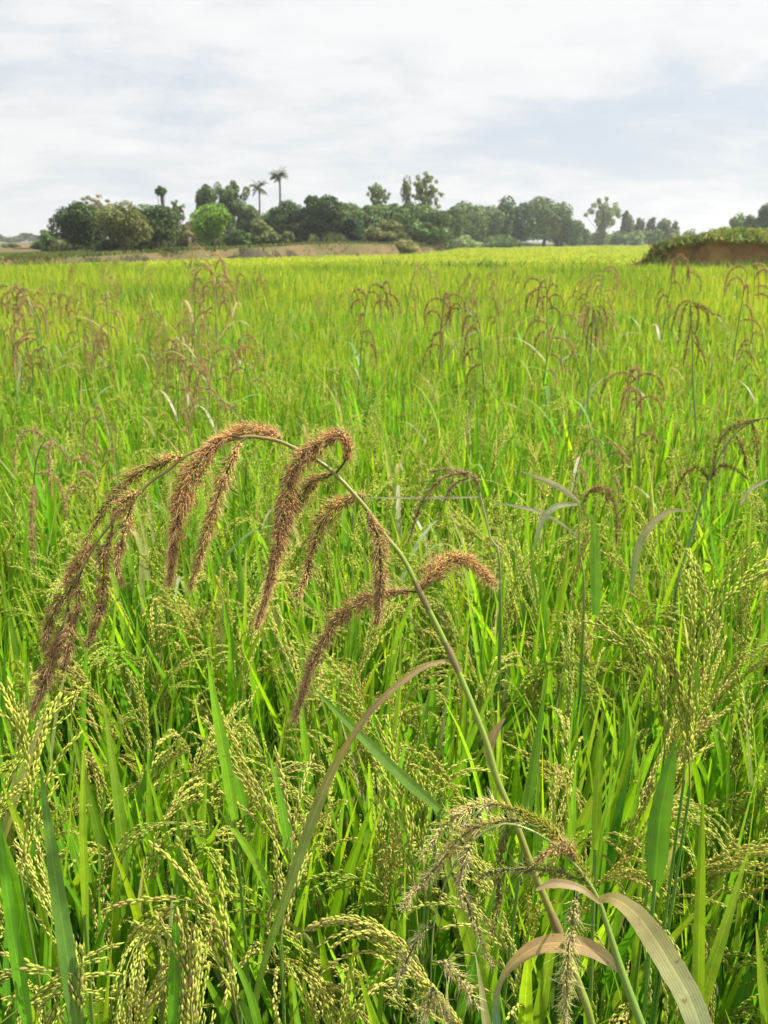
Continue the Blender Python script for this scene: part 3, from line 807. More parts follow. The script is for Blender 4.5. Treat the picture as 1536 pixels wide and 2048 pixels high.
tree('round_tree', 704, 428, 487, 54, 80, (0.035, 0.075, 0.03), 'small very dark dense tree on the bank at centre', group=TG, low=.04)
tree('shade_tree', 690, 404, 485, 92, 104, MID, 'mid green tree behind the small very dark tree', group=TG)
tree('shade_tree', 600, 440, 490, 40, 81, DARK, 'narrow dark tree between the two large dark trees', group=TG, low=.05)
tree('slender_tree', 757, 360, 480, 42, 112, PALE, 'tall thin airy tree standing alone above centre', group=TG, airy=.8, low=.45, n=2000)
tree('shade_tree', 745, 402, 485, 72, 106, MID, 'rounded tree below the lone airy tree', group=TG)
tree('shade_tree', 800, 400, 485, 92, 108, MID, 'mid green tree left of the sparse twin topped tree', group=TG)
tree('slender_tree', 813, 347, 480, 22, 118, PALE, 'very thin wispy tree next to the tall sparse tree', group=TG, airy=.9, low=.5, n=800)
tree('tall_tree', 852, 339, 480, 78, 120, PALE, 'tall sparse grey tree with open crown, highest of the centre', group=TG, airy=.9, low=.42, n=3200)
tree('shrub', 765, 441, 486, 92, 86, OLIVE, 'rounded yellowish olive shrub at centre of the bank', 'shrub', low=.02)
tree('shade_tree', 862, 410, 486, 96, 112, MID, 'full tree beneath the tall sparse tree', group=TG)
tree('shrub', 846, 445, 488, 64, 96, MID, 'grey green shrub right of the yellowish olive shrub', 'shrub', low=.02)
tree('shrub', 888, 450, 490, 30, 116, BRIGHT, 'small bright green bush at the end of the bank', 'shrub', low=.05, n=1200)
tree('shade_tree', 925, 402, 490, 84, 172, MID, 'tree at the left end of the long right grove', group=TG, low=.04, n=6000)
tree('shade_tree', 966, 384, 490, 110, 168, MID, 'broad domed tree, tallest of the long right grove', group=TG, low=.05, n=7000)
tree('shade_tree', 1003, 395, 492, 70, 172, DARK, 'dark tree right of the broad domed tree', group=TG, low=.04)
tree('shade_tree', 1042, 400, 492, 58, 176, DARK, 'narrow dark tree in the middle of the right grove', group=TG, low=.04)
tree('shade_tree', 1090, 389, 492, 100, 190, MID, 'big rounded tree near the right end of the grove', group=TG, low=.04, n=7000)
tree('shade_tree', 1128, 420, 490, 44, 196, DARK, 'lower tree leaning on the big rounded tree at the grove end', group=TG, low=.04, n=2400)
tree('shrub', 1152, 438, 488, 42, 210, MID, 'low round bush right of the grove end', 'shrub', low=.03, n=1800)
tree('tall_tree', 1210, 392, 482, 66, 235, PALE, 'tall open crowned tree standing apart on the right', group=TG, airy=.75, low=.25, n=3500)
tree('slender_tree', 1257, 415, 482, 30, 245, MID, 'narrow pointed tree right of the open crowned tree', group=TG, airy=.4, n=1500)
tree('slender_tree', 1282, 428, 482, 30, 240, MID, 'short tree second right of the open crowned tree', group=TG, airy=.4, n=1500)
tree('slender_tree', 1303, 430, 482, 30, 238, DARK, 'short dark tree third right of the open crowned tree', group=TG, airy=.2, n=1500)
tree('slender_tree', 1331, 430, 482, 36, 238, MID, 'short tree with two tips just above the earth bank end', group=TG, airy=.4, n=1500)
tree('slender_tree', 1351, 440, 482, 18, 240, MID, 'small thin tree behind the earth bank end', group=TG, airy=.5, n=700)
for i, (q, t_, w_) in enumerate([(1172, 448, 40), (1200, 452, 44), (1236, 455, 46), (1272, 458, 44), (1310, 452, 44), (1346, 455, 40), (1384, 458, 44), (1420, 455, 40)]):
    tree('shrub', q, t_, 486, w_, 228 + 6 * (i % 3), PALE if i % 2 else MID, 'low hazy bush in the far row below the right hand trees', 'shrub', 'row of far bushes on the right', low=.02, n=1000, airy=.2)
tree('shade_tree', 1478, 428, 470, 44, 160, MID, 'small tree over the earth bank, left of the right edge trees', group=TG, n=2500)
tree('shade_tree', 1508, 425, 470, 42, 150, DARK, 'dark low tree over the earth bank near the right edge', group=TG, n=2500)
tree('shade_tree', 1546, 399, 470, 54, 140, DARK, 'dark tree cut by the right edge above the bank', group=TG, n=3000)
tree('green_tree', 98, 457, 500, 54, 66, (0.14, 0.24, 0.08), 'light green small tree left of the left grove', group=TG, airy=.4, low=.15, n=2600)
tree('shrub', 84, 480, 500, 52, 70, (0.12, 0.22, 0.07), 'low light green bush beside the far left mound', 'shrub', low=.02, n=1600)
tree('shrub', 120, 478, 500, 40, 64, OLIVE, 'low dull bush at the foot of the left grove', 'shrub', low=.02, n=1200)
tree('shrub', 22, 488, 500, 40, 110, MID, 'hazy bush at the far left edge', 'shrub', low=.02, n=900)
for i, (q, t_, w_, c_) in enumerate([(215, 478, 60, DARK), (285, 480, 50, DARK)]):
    tree('shrub', q, t_, 505, w_, 58 + i, c_, ('dark undergrowth bush below the olive tree', 'dark undergrowth bush below the wide dark tree')[i], 'shrub', low=.02, n=1600)
tree('shrub', 572, 462, 490, 46, 80, OLIVE, 'olive bush at the foot of the dark trees', 'shrub', low=.02, n=1400)
tree('shrub', 1010, 468, 492, 80, 163, MID, 'low bush at the foot of the right grove', 'shrub', low=.02, n=1600)
tree('shrub', 930, 470, 492, 70, 160, PALE, 'pale low bush at the left foot of the right grove', 'shrub', low=.02, n=1600)
tree('shrub', 810, 480, 492, 60, 84, (0.30, 0.30, 0.12), 'dry straw coloured bush on the bank end', 'shrub', low=.02, n=1400)

for i, (q, t_, w_, d_, c_) in enumerate([(500, 425, 70, 128, DARK), (540, 412, 70, 130, MID), (610, 420, 80, 128, MID), (665, 412, 70, 126, MID), (722, 415, 70, 128, MID),
        (775, 412, 70, 130, DARK), (830, 410, 70, 132, MID), (895, 408, 70, 134, MID), (340, 430, 60, 118, MID), (385, 440, 50, 116, MID), (450, 420, 70, 120, MID), (160, 420, 80, 84, DARK), (275, 415, 80, 86, MID)]):
    tree('shade_tree', q, t_, 488, w_, d_, c_, 'background tree filling the gaps of the far bank behind the front row', group='background trees behind the front row', low=.0, n=4000)
def palm(px, top, dist, fr, label):
    rg = np.random.default_rng(int(px)); g = G(px, top, dist); x = g[0]; zb = float(gz(x, dist)); fl = fr / FPX * dist
    zc = g[2] - fl * .75
    root = empty('palm_tree', (x, dist, zb)); tk = MB(); h = zc - zb
    c = smooth_path([(.0, 0, -.1), (-.006 * h, 0, h * .4), (.004 * h, 0, h * .8), (.0, 0, h)], 14)
    tube(tk, c, np.linspace(.022 * h, .013 * h, 14), 7, (0.1, 0.1, 0.08)); tk.build('trunk', M_BARK, root)
    cr = MB()
    for k in range(26):
        a = k * 2.4; el = rg.uniform(-.35, 1.35); d = np.array([math.cos(a) * math.cos(el), math.sin(a) * math.cos(el), math.sin(el)])
        c = grow((0, 0, h), d, fl * rg.uniform(.85, 1.15), 9, 1.5 / fl, 0, rg)
        tube(cr, c, np.linspace(.02 * fl, .006 * fl, 10), 3, (0.14, 0.15, 0.06))
        T = tangents(c); S = unit(np.cross(T, (0, 0, 1.0)))
        for q in range(22):
            t = .12 + .86 * q / 22; i = t * 9; i0 = int(i); p_ = c[i0] + (c[min(i0 + 1, 9)] - c[i0]) * (i - i0)
            for sg in (-1, 1):
                ll = fl * .36 * math.sin(PI * min(1, t * .75 + .2)); d_ = unit(S[i0] * sg * .9 + T[i0] * .6 + np.array([0, 0, -.55]))
                w_ = unit(np.cross(d_, (0.2, 0.1, 1))) * fl * .022
                cr.add([p_ - w_, p_ + w_, p_ + d_ * ll], np.array([[0, 1, 2]]), np.array((0.10, 0.135, 0.05)) * rg.uniform(.7, 1.3))
    cr.build('crown', M_CROWN, root, smooth=False)
    tag(root, label, 'palm', 'coconut palms')
palm(517, 358, 110, 21, 'shorter coconut palm, left of the pair')
palm(558, 334, 118, 22, 'taller coconut palm with clear trunk, right of the pair')

# small thatched hut at the far left, goods and a pale post under the bright tree
def hut(px, py, dist, w, label):
    g = G(px, py, dist); x = g[0]; z = float(gz(x, dist)); root = empty('hut', (x, dist, z)); h = (g[2] - z)
    wl = MB(); b = w * .42
    v = [(-b, -b, 0), (b, -b, 0), (b, b, 0), (-b, b, 0), (-b, -b, h * .62), (b, -b, h * .62), (b, b, h * .62), (-b, b, h * .62)]
    wl.add(v, np.array([[0, 1, 5, 4], [1, 2, 6, 5], [2, 3, 7, 6], [3, 0, 4, 7]]), (1, 1, 1)); wl.build('wall', M_DAUB, root, smooth=False)
    rf = MB(); b = w * .56
    v = [(-b, -b, h * .5), (b, -b, h * .5), (b, b, h * .5), (-b, b, h * .5), (-b * .3, 0, h), (b * .3, 0, h), (-b * .8, -b * .9, h * .48)]
    rf.add(v[:6], [np.array([[0, 1, 5, 4], [2, 3, 4, 5], [3, 2, 1, 0]]), np.array([[1, 2, 5], [3, 0, 4]])], (1, 1, 1)); rf.build('roof', M_THATCH, root, smooth=False)
    dr = MB(); dr.add([(-.12 * w, -w * .425, 0), (.12 * w, -w * .425, 0), (.12 * w, -w * .425, h * .45), (-.12 * w, -w * .425, h * .45)], np.array([[0, 1, 2, 3]]), (1, 1, 1))
    dr.build('door', M_BARK, root, smooth=False)
    tag(root, label, 'hut')
hut(48, 494, 88, 1.9, 'small reddish brown mud hut with dark roof at far left')

def person(px, dist, h, top, skirt, label, lean=0.0):
    x = G(px, 490, dist)[0]; z = float(gz(x, dist)); root = empty('person', (x, dist, z))
    me = bpy.data.meshes.new('body'); v = [(0, 0, .50), (0, 0, .60), (0, -.02, .74), (0, -.03, .83), (0, -.05, .93), (-.055, 0, .49), (-.06, .01, .26), (-.065, 0, .02), (.055, 0, .49), (.07, -.02, .26), (.08, .0, .02),
        (-.1, -.02, .79), (-.14, -.04, .62), (-.11, -.12, .50), (.1, -.02, .79), (.14, -.04, .62), (.11, -.12, .5), (-.065, -.07, .01), (.08, -.07, .01)]
    e = [(0, 1), (1, 2), (2, 3), (3, 4), (0, 5), (5, 6), (6, 7), (0, 8), (8, 9), (9, 10), (2, 11), (11, 12), (12, 13), (2, 14), (14, 15), (15, 16), (7, 17), (10, 18)]
    rad = [.085, .075, .09, .03, .062, .05, .036, .022, .05, .036, .022, .03, .024, .018, .03, .024, .018, .02, .02]
    me.from_pydata([tuple(np.array(q) * h) for q in v], e, []); me.update()
    b = bpy.data.objects.new('body', me); COL.objects.link(b); b.parent = root
    sk = b.modifiers.new('skin', 'SKIN'); b.modifiers.new('sub', 'SUBSURF').levels = 1
    b.modifiers['sub'].render_levels = 1
    for q, r in zip(me.skin_vertices[0].data, rad): q.radius = (r * h, r * h)
    me.skin_vertices[0].data[0].use_root = True
    me.materials.append(cloth('skin_tone_%d' % px, (0.16, 0.09, 0.06)))
    sh = MB(); tube(sh, np.array([(0, 0, .52), (0, -.005, .62), (0, -.02, .72), (0, -.025, .80), (0, -.03, .835)]) * h, np.array([.105, .098, .115, .09, .045]) * h, 10, (1, 1, 1)); sh.build('shirt', cloth('shirt_%d' % px, top), root)
    sr = MB(); tube(sr, np.array([(0, 0, .54), (0, 0, .40), (0, 0, .24), (0, 0, .16)]) * h, np.array([.098, .115, .12, .125]) * h, 10, (1, 1, 1)); sr.build('skirt', cloth('skirt_%d' % px, skirt), root)
    root.rotation_euler = (lean, 0, R(30)); tag(root, label, 'person')
person(380, 66, 1.0, (0.62, 0.60, 0.55), (0.62, 0.42, 0.12), 'tiny person in pale top and yellow skirt left of the bright tree')

# ------------------------------------------------------------------ the tall brown weeds
BROWN = np.array((0.55, 0.39, 0.18)); GOLD = np.array((0.78, 0.57, 0.24)); ROSE = np.array((0.54, 0.36, 0.20)); STRAW = np.array((0.50, 0.38, 0.20)); YGR = np.array((0.42, 0.42, 0.07))
def raceme(rg, path, width, pal, dens=1.0, awn=1.0, tmpl=G3, spik=1.0, core=(0.16, 0.13, 0.05), clump=0.35, start=0.06):
    """one bristly arm of the seed head: packed spikelets with awns round a thin axis"""
    mb = MB(); ln = np.sum(np.linalg.norm(np.diff(path, axis=0), axis=1)); n0 = len(path)
    tube(mb, path, np.linspace(.0011, .0005, n0), 5, core)
    n = int(ln * 3300 * dens); u = np.sort(rg.uniform(start, 1, n)); u = u[rg.random(n) < np.clip(.95 + .45 * np.sin(u * ln * 260 + rg.uniform(0, 6)), .35, 1)]; n = len(u); s = u * (n0 - 1); i = np.minimum(s.astype(int), n0 - 2); f = (s - i)[:, None]
    T = tangents(path); p = path[i] * (1 - f) + path[i + 1] * f; t = unit(T[i] * (1 - f) + T[i + 1] * f)
    A = unit(np.cross(t, (0.3, 0.9, 0.25))); B = np.cross(t, A); a = rg.uniform(0, 2 * PI, n)
    rad = A * np.cos(a)[:, None] + B * np.sin(a)[:, None]
    env = np.clip((u - start) * 6, .3, 1) * np.clip((1.03 - u) * 1.9, .22, 1) * (1 + .16 * np.sin(u * 11 + rg.uniform(0, 6)) + .10 * np.sin(u * 29 + rg.uniform(0, 6)))
    lump = 1 + clump * np.sin(u * ln * 520 + 2.5 * np.cos(a + rg.uniform(0, 6)) + 4 * np.sin(u * 19)) * .7 + rg.normal(0, .12, n)
    r = width * .5 * env * np.clip(lump, .4, 1.7)
    q = rg.uniform(.05, .55, n) ** .8
    pos = p + rad * (r * q)[:, None]; d = unit(t * rg.uniform(.7, 1.25, n)[:, None] + rad * rg.uniform(.45, 1.15, n)[:, None] + rg.normal(0, .18, (n, 3)))
    cols = np.empty((n, 3)); ch = rg.random(n)
    for k, c in enumerate(pal):
        m_ = (ch >= k / len(pal)) & (ch < (k + 1) / len(pal)); cols[m_] = jit(c, m_.sum(), .17, rg)
    scatter(mb, tmpl, pos, d, .0036 * spik * rg.uniform(.8, 1.2, n) * (.6 + .4 * env), .00088 * spik * rg.uniform(.8, 1.15, n), cols, rg=rg)
    m_ = rg.random(n) < .8; k = m_.sum()
    needles(mb, pos[m_] + d[m_] * .003 * spik, unit(d[m_] + rad[m_] * .25 + rg.normal(0, .2, (k, 3))), awn * rg.uniform(.003, .0095, k) * (.5 + .5 * env[m_]), (.00017 * spik),
            np.clip(cols[m_] * np.array((1.2, 1.2, 1.25)), 0, .9), rg=rg)
    return mb

def pts3(lst, depth, bump=0.0, end=None):
    n = len(lst); return np.array([P(a, b, depth + ((end - depth) * i / (n - 1) if end is not None else 0) + bump * math.sin(PI * i / (n - 1))) for i, (a, b) in enumerate(lst)])

HD = 0.76
axis1 = [(1181, 2040), (1158, 1970), (1111, 1847), (1067, 1742), (1032, 1648), (995, 1560), (969, 1474), (907, 1321), (842, 1188), (806, 1116), (770, 1071), (731, 1015), (672, 950), (630, 918),
         (565, 885), (526, 876), (487, 874), (422, 891), (370, 913), (334, 942), (300, 965), (265, 1002), (228, 1042), (193, 1086), (149, 1171), (122, 1264), (105, 1319), (90, 1363), (63, 1428)]
a3 = pts3(axis1, HD)
foot1 = np.array([a3[0][0] + .09, a3[0][1] - .02, 0.0]); mid1 = np.array([a3[0][0] + .022, a3[0][1] - .005, a3[0][2] - .10]); m2 = np.array([a3[0][0] + .07, a3[0][1] - .015, .45])
hero = empty('wild_millet', foot1); rg = np.random.default_rng(77)
full = smooth_path(np.vstack([foot1, m2, mid1, a3]), 260)
def local(mb, o):
    l_ = np.array(o.location); mb.v = [v - l_ for v in mb.v]; return mb
s_ = np.linspace(0, 1, 260)
zfr = np.interp(np.arange(260), [0, 120, 160, 185, 215, 259], [.0, .4, .62, .75, .86, 1])
rad1 = np.interp(s_, [0, .35, .5, .62, .72, .85, 1], [.0050, .0043, .0036, .0029, .0022, .0014, .0006])
grn, och, brn = np.array((0.20, 0.38, 0.04)), np.array((0.27, 0.24, 0.07)), np.array((0.26, 0.14, 0.06))
wmix = np.clip(.5 + .5 * np.sin(s_ * 23 + 1.0), 0, 1)[:, None] * .55
cst = grn * (1 - wmix) + brn * wmix; up = np.clip((s_ - .62) * 3.2, 0, 1)[:, None]; cst = cst * (1 - up) + (och * .6 + brn * .4) * up
st = MB(); tube(st, full, rad1, 10, cst)
# swollen nodes on the stem
for (nx, ny) in ((907, 1321), (1111, 1847), (842, 1188)):
    c0 = P(nx, ny, HD); k = int(np.argmin(np.linalg.norm(full - c0, axis=1))); seg = full[k - 2:k + 3]; r0 = rad1[k]
    tube(st, smooth_path(seg, 7), r0 * np.array([1.0, 1.12, 1.28, 1.32, 1.28, 1.12, 1.0]), 10, (0.20, 0.17, 0.06))
local(st, hero).build('stem', M_STEM, hero)
PB = [BROWN, GOLD, ROSE, BROWN]
racs = [
 ([(672, 947), (690, 922), (697, 893), (676, 866), (643, 885), (614, 908), (588, 941), (575, 986), (565, 1038), (552, 1107), (536, 1181), (513, 1256)], 40, -.012, PB, 1.15),
 ([(668, 947), (630, 960), (607, 986), (585, 1025), (572, 1060), (562, 1098)], 30, .02, [BROWN, YGR * .8, BROWN], 1.0),
 ([(731, 1012), (722, 990), (695, 1000), (663, 1019), (640, 1051), (624, 1103), (611, 1155), (594, 1193)], 32, .012, [BROWN, GOLD * .85, (0.30, 0.24, 0.09)], 1.0),
 ([(731, 1015), (741, 1038), (757, 1077), (760, 1123), (760, 1172), (757, 1214), (754, 1247)], 38, -.012, [BROWN, GOLD, STRAW, ROSE], 1.0),
 ([(842, 1188), (825, 1183), (780, 1185), (747, 1191), (702, 1217), (666, 1250), (643, 1292), (620, 1335), (607, 1383), (588, 1442)], 34, .01, [BROWN, GOLD * .9, STRAW * .8], 1.0),
 ([(842, 1190), (853, 1160), (884, 1129), (920, 1116), (952, 1133), (972, 1152), (988, 1168)], 42, .008, [BROWN, GOLD, STRAW], 1.1),
 ([(487, 876), (456, 872), (430, 890), (409, 913), (388, 942), (368, 986), (355, 1038), (347, 1090), (342, 1137), (339, 1168)], 44, -.006, PB, 1.2),
 ([(494, 874), (482, 884), (467, 911), (454, 942), (441, 978), (428, 1017), (415, 1059), (404, 1098), (391, 1142), (381, 1176)], 29, -.014, [BROWN, GOLD, ROSE * .8], 1.0),
 ([(566, 884), (545, 868), (520, 862), (495, 861), (465, 868), (438, 880), (424, 886)], 34, .014, [GOLD, BROWN, STRAW], 1.2),
 ([(370, 913), (345, 914), (322, 917)], 17, .0, [GOLD, BROWN], .8),
 ([(368, 914), (335, 922), (300, 932), (262, 955), (235, 985), (205, 1025), (185, 1060), (168, 1088)], 26, .01, [BROWN, GOLD, YGR * .7], .9),
 ([(285, 982), (262, 992), (240, 1012), (222, 1040)], 22, -.01, PB, .9),
 ([(270, 998), (262, 1018), (250, 1060), (240, 1098), (232, 1120), (236, 1145), (243, 1168)], 24, -.008, PB, .9),
 ([(226, 1045), (222, 1070), (209, 1105), (208, 1143), (206, 1176), (202, 1209), (191, 1248), (174, 1292)], 26, -.004, PB, .9),
 ([(193, 1086), (176, 1100), (160, 1121), (138, 1149), (124, 1174)], 24, .006, PB, .9),
 ([(165, 1140), (150, 1165), (138, 1182), (112, 1215), (98, 1253), (88, 1294)], 28, .0, [BROWN, YGR * .7, ROSE], 1.0),
 ([(149, 1171), (157, 1190), (156, 1222), (148, 1245)], 20, -.006, PB, .8),
 ([(136, 1215), (141, 1245), (138, 1286), (127, 1341)], 25, -.004, PB, .9),
 ([(126, 1250), (115, 1290), (102, 1325), (88, 1368), (62, 1432)], 30, .0, [BROWN, ROSE, (0.40, 0.25, 0.13)], 1.15),
]
for k, (pl, wpx, dz, pal, dn) in enumerate(racs):
    p3 = pts3(pl, HD, dz * 1.2); ln = np.sum(np.linalg.norm(np.diff(p3, axis=0), axis=1))
    dull = .90 + .22 * ((k * 7) % 5) / 4; pal = [np.array(q) * dull for q in pal]
    mb = raceme(np.random.default_rng(900 + k), smooth_path(p3, 60), wpx / FPX * HD * 1.32, pal, dens=dn * wpx / 10.5, spik=.93, clump=.2, awn=1.45)
    local(mb, hero).build('seed_spike', M_WEEDHEAD, hero)

def leaf_px(root, pl, wpx, depth, cols, name='leaf', end=None, side=(1, 0.2, 0.5), fold=.18, across=7, bump=0.0, mat=None):
    p3 = pts3(pl, depth, bump, end); n = 40; c = smooth_path(p3, n); t = np.linspace(0, 1, n)
    rl = np.random.default_rng(int(abs(pl[0][0]) + len(pl) * 31)); w = np.interp(t, np.linspace(0, 1, len(wpx)), wpx) / FPX * depth * (1 + rl.normal(0, .022, n))
    cc = np.stack([np.interp(t, np.linspace(0, 1, len(cols)), [q[k] for q in cols]) for k in range(3)], 1)
    mb = MB(); T = tangents(c); view = unit(c - np.array([0, 0, EYE])); sd = np.cross(T, view)
    sd = unit(sd + np.array(side) * .25)
    ribbon(mb, c, w, sd, cc, fold=fold, across=across, wave=.04)
    return local(mb, root).build(name, mat or M_WEEDLEAF, root)
TAN, PINK, GGR, BLG = (0.44, 0.35, 0.15), (0.50, 0.36, 0.19), (0.30, 0.36, 0.13), (0.16, 0.30, 0.15)
leaf_px(hero, [(907, 1321), (874, 1324), (845, 1335), (803, 1364), (770, 1393), (735, 1428), (702, 1478), (660, 1550), (610, 1680), (570, 1800), (530, 1920), (497, 2060)],
        [5, 12, 13, 12, 17, 23, 20, 18, 16, 14, 13, 12], HD, [TAN, PINK, (0.38, 0.36, 0.12), (0.30, 0.40, 0.11), (0.26, 0.40, 0.09), (0.20, 0.38, 0.05), (0.18, 0.38, 0.03)], end=.80, bump=-.03)
leaf_px(hero, [(985, 1545), (978, 1500), (992, 1462), (1010, 1436)], [6, 20, 18, 3], HD + .01, [GGR, PINK, PINK])
tag(hero, 'tall grass weed arching over the field with long bristly brown seed spikes', 'grass weed')

# second weed, lower right
H2 = 0.72; ax2 = [(1282, 2048), (1244, 1945), (1213, 1848), (1193, 1792), (1159, 1740), (1108, 1689), (1057, 1659), (1006, 1648), (955, 1674), (914, 1720), (883, 1787), (868, 1848), (863, 1925), (862, 1985)]
b3 = pts3(ax2, H2); foot2 = np.array([b3[0][0] + .07, b3[0][1] - .02, 0.0]); wd2 = empty('wild_millet', foot2)
full2 = smooth_path(np.vstack([foot2, (b3[0][0] + .062, b3[0][1] - .015, .45), b3[0] + (b3[0] - b3[2]) * 1.6, b3[0] + (b3[0] - b3[1]) * .9, b3]), 180); s_ = np.linspace(0, 1, 180)
st = MB(); tube(st, full2, np.interp(s_, [0, .66, .76, .83, 1], [.0045, .0040, .0034, .0013, .0005]), 9,
     np.array((0.17, 0.31, 0.045))[None] + np.clip((s_ - .65) * 3, 0, 1)[:, None] * np.array((0.05, -.03, .03))[None])
local(st, wd2).build('stem', M_STEM, wd2)
P2 = [(0.74, 0.70, 0.36), (0.68, 0.56, 0.34), (0.56, 0.62, 0.18)]; GY = [YGR, (0.30, 0.38, 0.05), (0.50, 0.36, 0.07)]
racs2 = [
 ([(1193, 1795), (1159, 1735), (1129, 1689), (1077, 1645), (1037, 1622), (1000, 1610)], 30, .006, GY, 1.3, .8),
 ([(1025, 1618), (990, 1607), (944, 1615), (898, 1643), (868, 1679), (845, 1714)], 27, .006, P2, .75, 1.2),
 ([(1077, 1655), (1030, 1642), (990, 1645), (944, 1659), (904, 1694), (878, 1730), (852, 1756), (822, 1787), (804, 1822)], 30, .012, P2, .75, 1.2),
 ([(1150, 1720), (1132, 1692), (1098, 1703), (1075, 1722)], 26, -.006, [ROSE, STRAW, GOLD], .8, 1.2),
 ([(1170, 1765), (1140, 1752), (1108, 1743), (1057, 1738), (1006, 1740), (960, 1753)], 24, .004, [STRAW * .8, YGR, (0.3, 0.36, 0.12)], .8, 1.2),
 ([(1015, 1650), (1006, 1694), (996, 1756), (996, 1807), (985, 1870)], 20, .008, [YGR * .7, STRAW * .7], .7, 1.0),
 ([(1165, 1770), (1155, 1790), (1147, 1822), (1142, 1862), (1134, 1905), (1134, 1950), (1131, 2012), (1130, 2046)], 27, -.018, P2, .8, 1.3),
 ([(904, 1745), (924, 1787), (944, 1833), (965, 1889), (988, 1935)], 20, .006, P2, .7, 1.0),
 ([(869, 1852), (842, 1868), (822, 1904), (801, 1950), (788, 1990)], 22, .004, P2, .65, 1.2),
 ([(863, 1922), (893, 1930), (919, 1955), (939, 1986), (957, 2018)], 19, -.006, P2, .7, 1.3),
 ([(866, 1975), (858, 2005), (848, 2046)], 28, .0, P2, .8, 1.2),
 ([(866, 1975), (880, 2005), (898, 2046)], 26, .0, P2, .7, 1.2),
 ([(948, 1678), (935, 1705), (925, 1735), (918, 1768)], 20, -.006, P2, .8, 1.1),
]
for k, (pl, wpx, dz, pal, dn, aw) in enumerate(racs2):
    mb = raceme(np.random.default_rng(1200 + k), smooth_path(pts3(pl, H2, dz), 50), wpx / FPX * H2 * 1.25, pal, dens=dn * wpx / 16, awn=aw * 1.35, spik=1.05, clump=.12, core=(0.20, 0.24, 0.08))
    local(mb, wd2).build('seed_spike', M_WEEDHEAD, wd2)
leaf_px(wd2, [(1193, 1803), (1215, 1796), (1240, 1803), (1275, 1832), (1310, 1880), (1342, 1932), (1375, 1990), (1402, 2060), (1420, 2130)], [8, 26, 40, 48, 50, 50, 50, 46, 40], H2,
        [(0.52, 0.40, 0.17), (0.58, 0.49, 0.24), (0.52, 0.50, 0.25), (0.50, 0.52, 0.27), (0.46, 0.50, 0.26)], end=H2 - .05, fold=.12)
leaf_px(wd2, [(1200, 1806), (1165, 1779), (1130, 1768), (1100, 1768), (1072, 1780)], [7, 13, 16, 18, 4], H2 - .01, [(0.46, 0.44, 0.18), (0.58, 0.45, 0.26), (0.50, 0.42, 0.2)])
leaf_px(wd2, [(1243, 1946), (1211, 1915), (1170, 1893), (1124, 1886), (1077, 1892), (1037, 1917), (1008, 1950), (993, 1992), (994, 2048), (1003, 2100)], [7, 27, 33, 34, 30, 20, 10, 14, 17, 18], H2,
        [(0.56, 0.46, 0.32), (0.62, 0.44, 0.25), (0.60, 0.40, 0.20), (0.58, 0.38, 0.18), (0.40, 0.36, 0.13), (0.17, 0.36, 0.18), (0.16, 0.36, 0.18)], fold=.15)
tag(wd2, 'second grass weed at lower right with pale bristly spikes and broad tan blades', 'grass weed')

# single tall rice plants whose heads and blades stand out
def special_rice(label, pans, lvs, depth):
    q = P(*pans[0][0][0], depth) if pans else P(*lvs[0][0][0], depth)
    root = empty('rice_plant', (q[0], q[1] + .05, 0)); rg = np.random.default_rng(int(abs(q[0]) * 1e4) + 5); stm = MB()
    for pl, ripe, nb in pans:
        ax = smooth_path(pts3(pl, depth), 14)
        tube(stm, smooth_path([(root.location[0], root.location[1], 0), (q[0], q[1] + .03, .45), ax[0]], 8), np.linspace(.0034, .0014, 8), 6, (0.14, 0.27, 0.04))
        ln = np.sum(np.linalg.norm(np.diff(ax, axis=0), axis=1))
        mb = panicle_mb(rg, None, None, ln, ripe, G5, nb=nb, gstep=.0028, droop=5, axis=ax, spread=.07)
        local(mb, root).build('panicle', M_GRAIN, root)
    for pl, wpx, col in lvs:
        leaf_px(root, pl, [wpx * .6, wpx, wpx * .95, wpx * .8, wpx * .5, 1.5], depth, [col, col, tuple(np.array(col) * 1.1)], mat=M_BLADE, across=5, fold=.25)
        b = P(*pl[0], depth); tube(stm, smooth_path([(root.location[0], root.location[1], 0), (b[0] * .7 + root.location[0] * .3, b[1], b[2] * .5), b], 8), np.linspace(.0034, .002, 8), 6, (0.14, 0.27, 0.04))
    local(stm, root).build('stem', M_CULM, root)
    tag(root, label, 'rice plant')
GA, GB, GC, GD = (0.15, 0.36, 0.018), (0.12, 0.29, 0.02), (0.24, 0.45, 0.02), (0.16, 0.28, 0.05)
special_rice('rice plant at the right edge lifting a large yellow head above its neighbours',
    [([(1368, 1560), (1375, 1450), (1385, 1330), (1408, 1255), (1450, 1200), (1500, 1165), (1560, 1128)], .12, 11),
     ([(1380, 1580), (1378, 1500), (1370, 1420), (1350, 1350), (1325, 1290)], .1, 8)],
    [([(1310, 1760), (1320, 1640), (1335, 1560), (1352, 1478)], 46, GB)], .92)
special_rice('rice plant right of the brown weed with pale zigzag heads and a bright blade',
    [([(1330, 1500), (1325, 1400), (1300, 1330), (1255, 1290), (1205, 1250)], .35, 8)],
    [([(1395, 2060), (1398, 1900), (1402, 1750), (1406, 1575)], 24, GC), ([(1190, 1700), (1195, 1600), (1200, 1500), (1204, 1425)], 19, GC)], .95)
special_rice('rice plant at lower left with a long dark upright blade',
    [([(165, 2050), (150, 1950), (120, 1990), (90, 2050)], .4, 8)],
    [([(160, 2090), (140, 1950), (110, 1750), (80, 1530)], 34, GD), ([(60, 2080), (30, 1900), (10, 1750), (-8, 1600)], 26, GA)], .78)
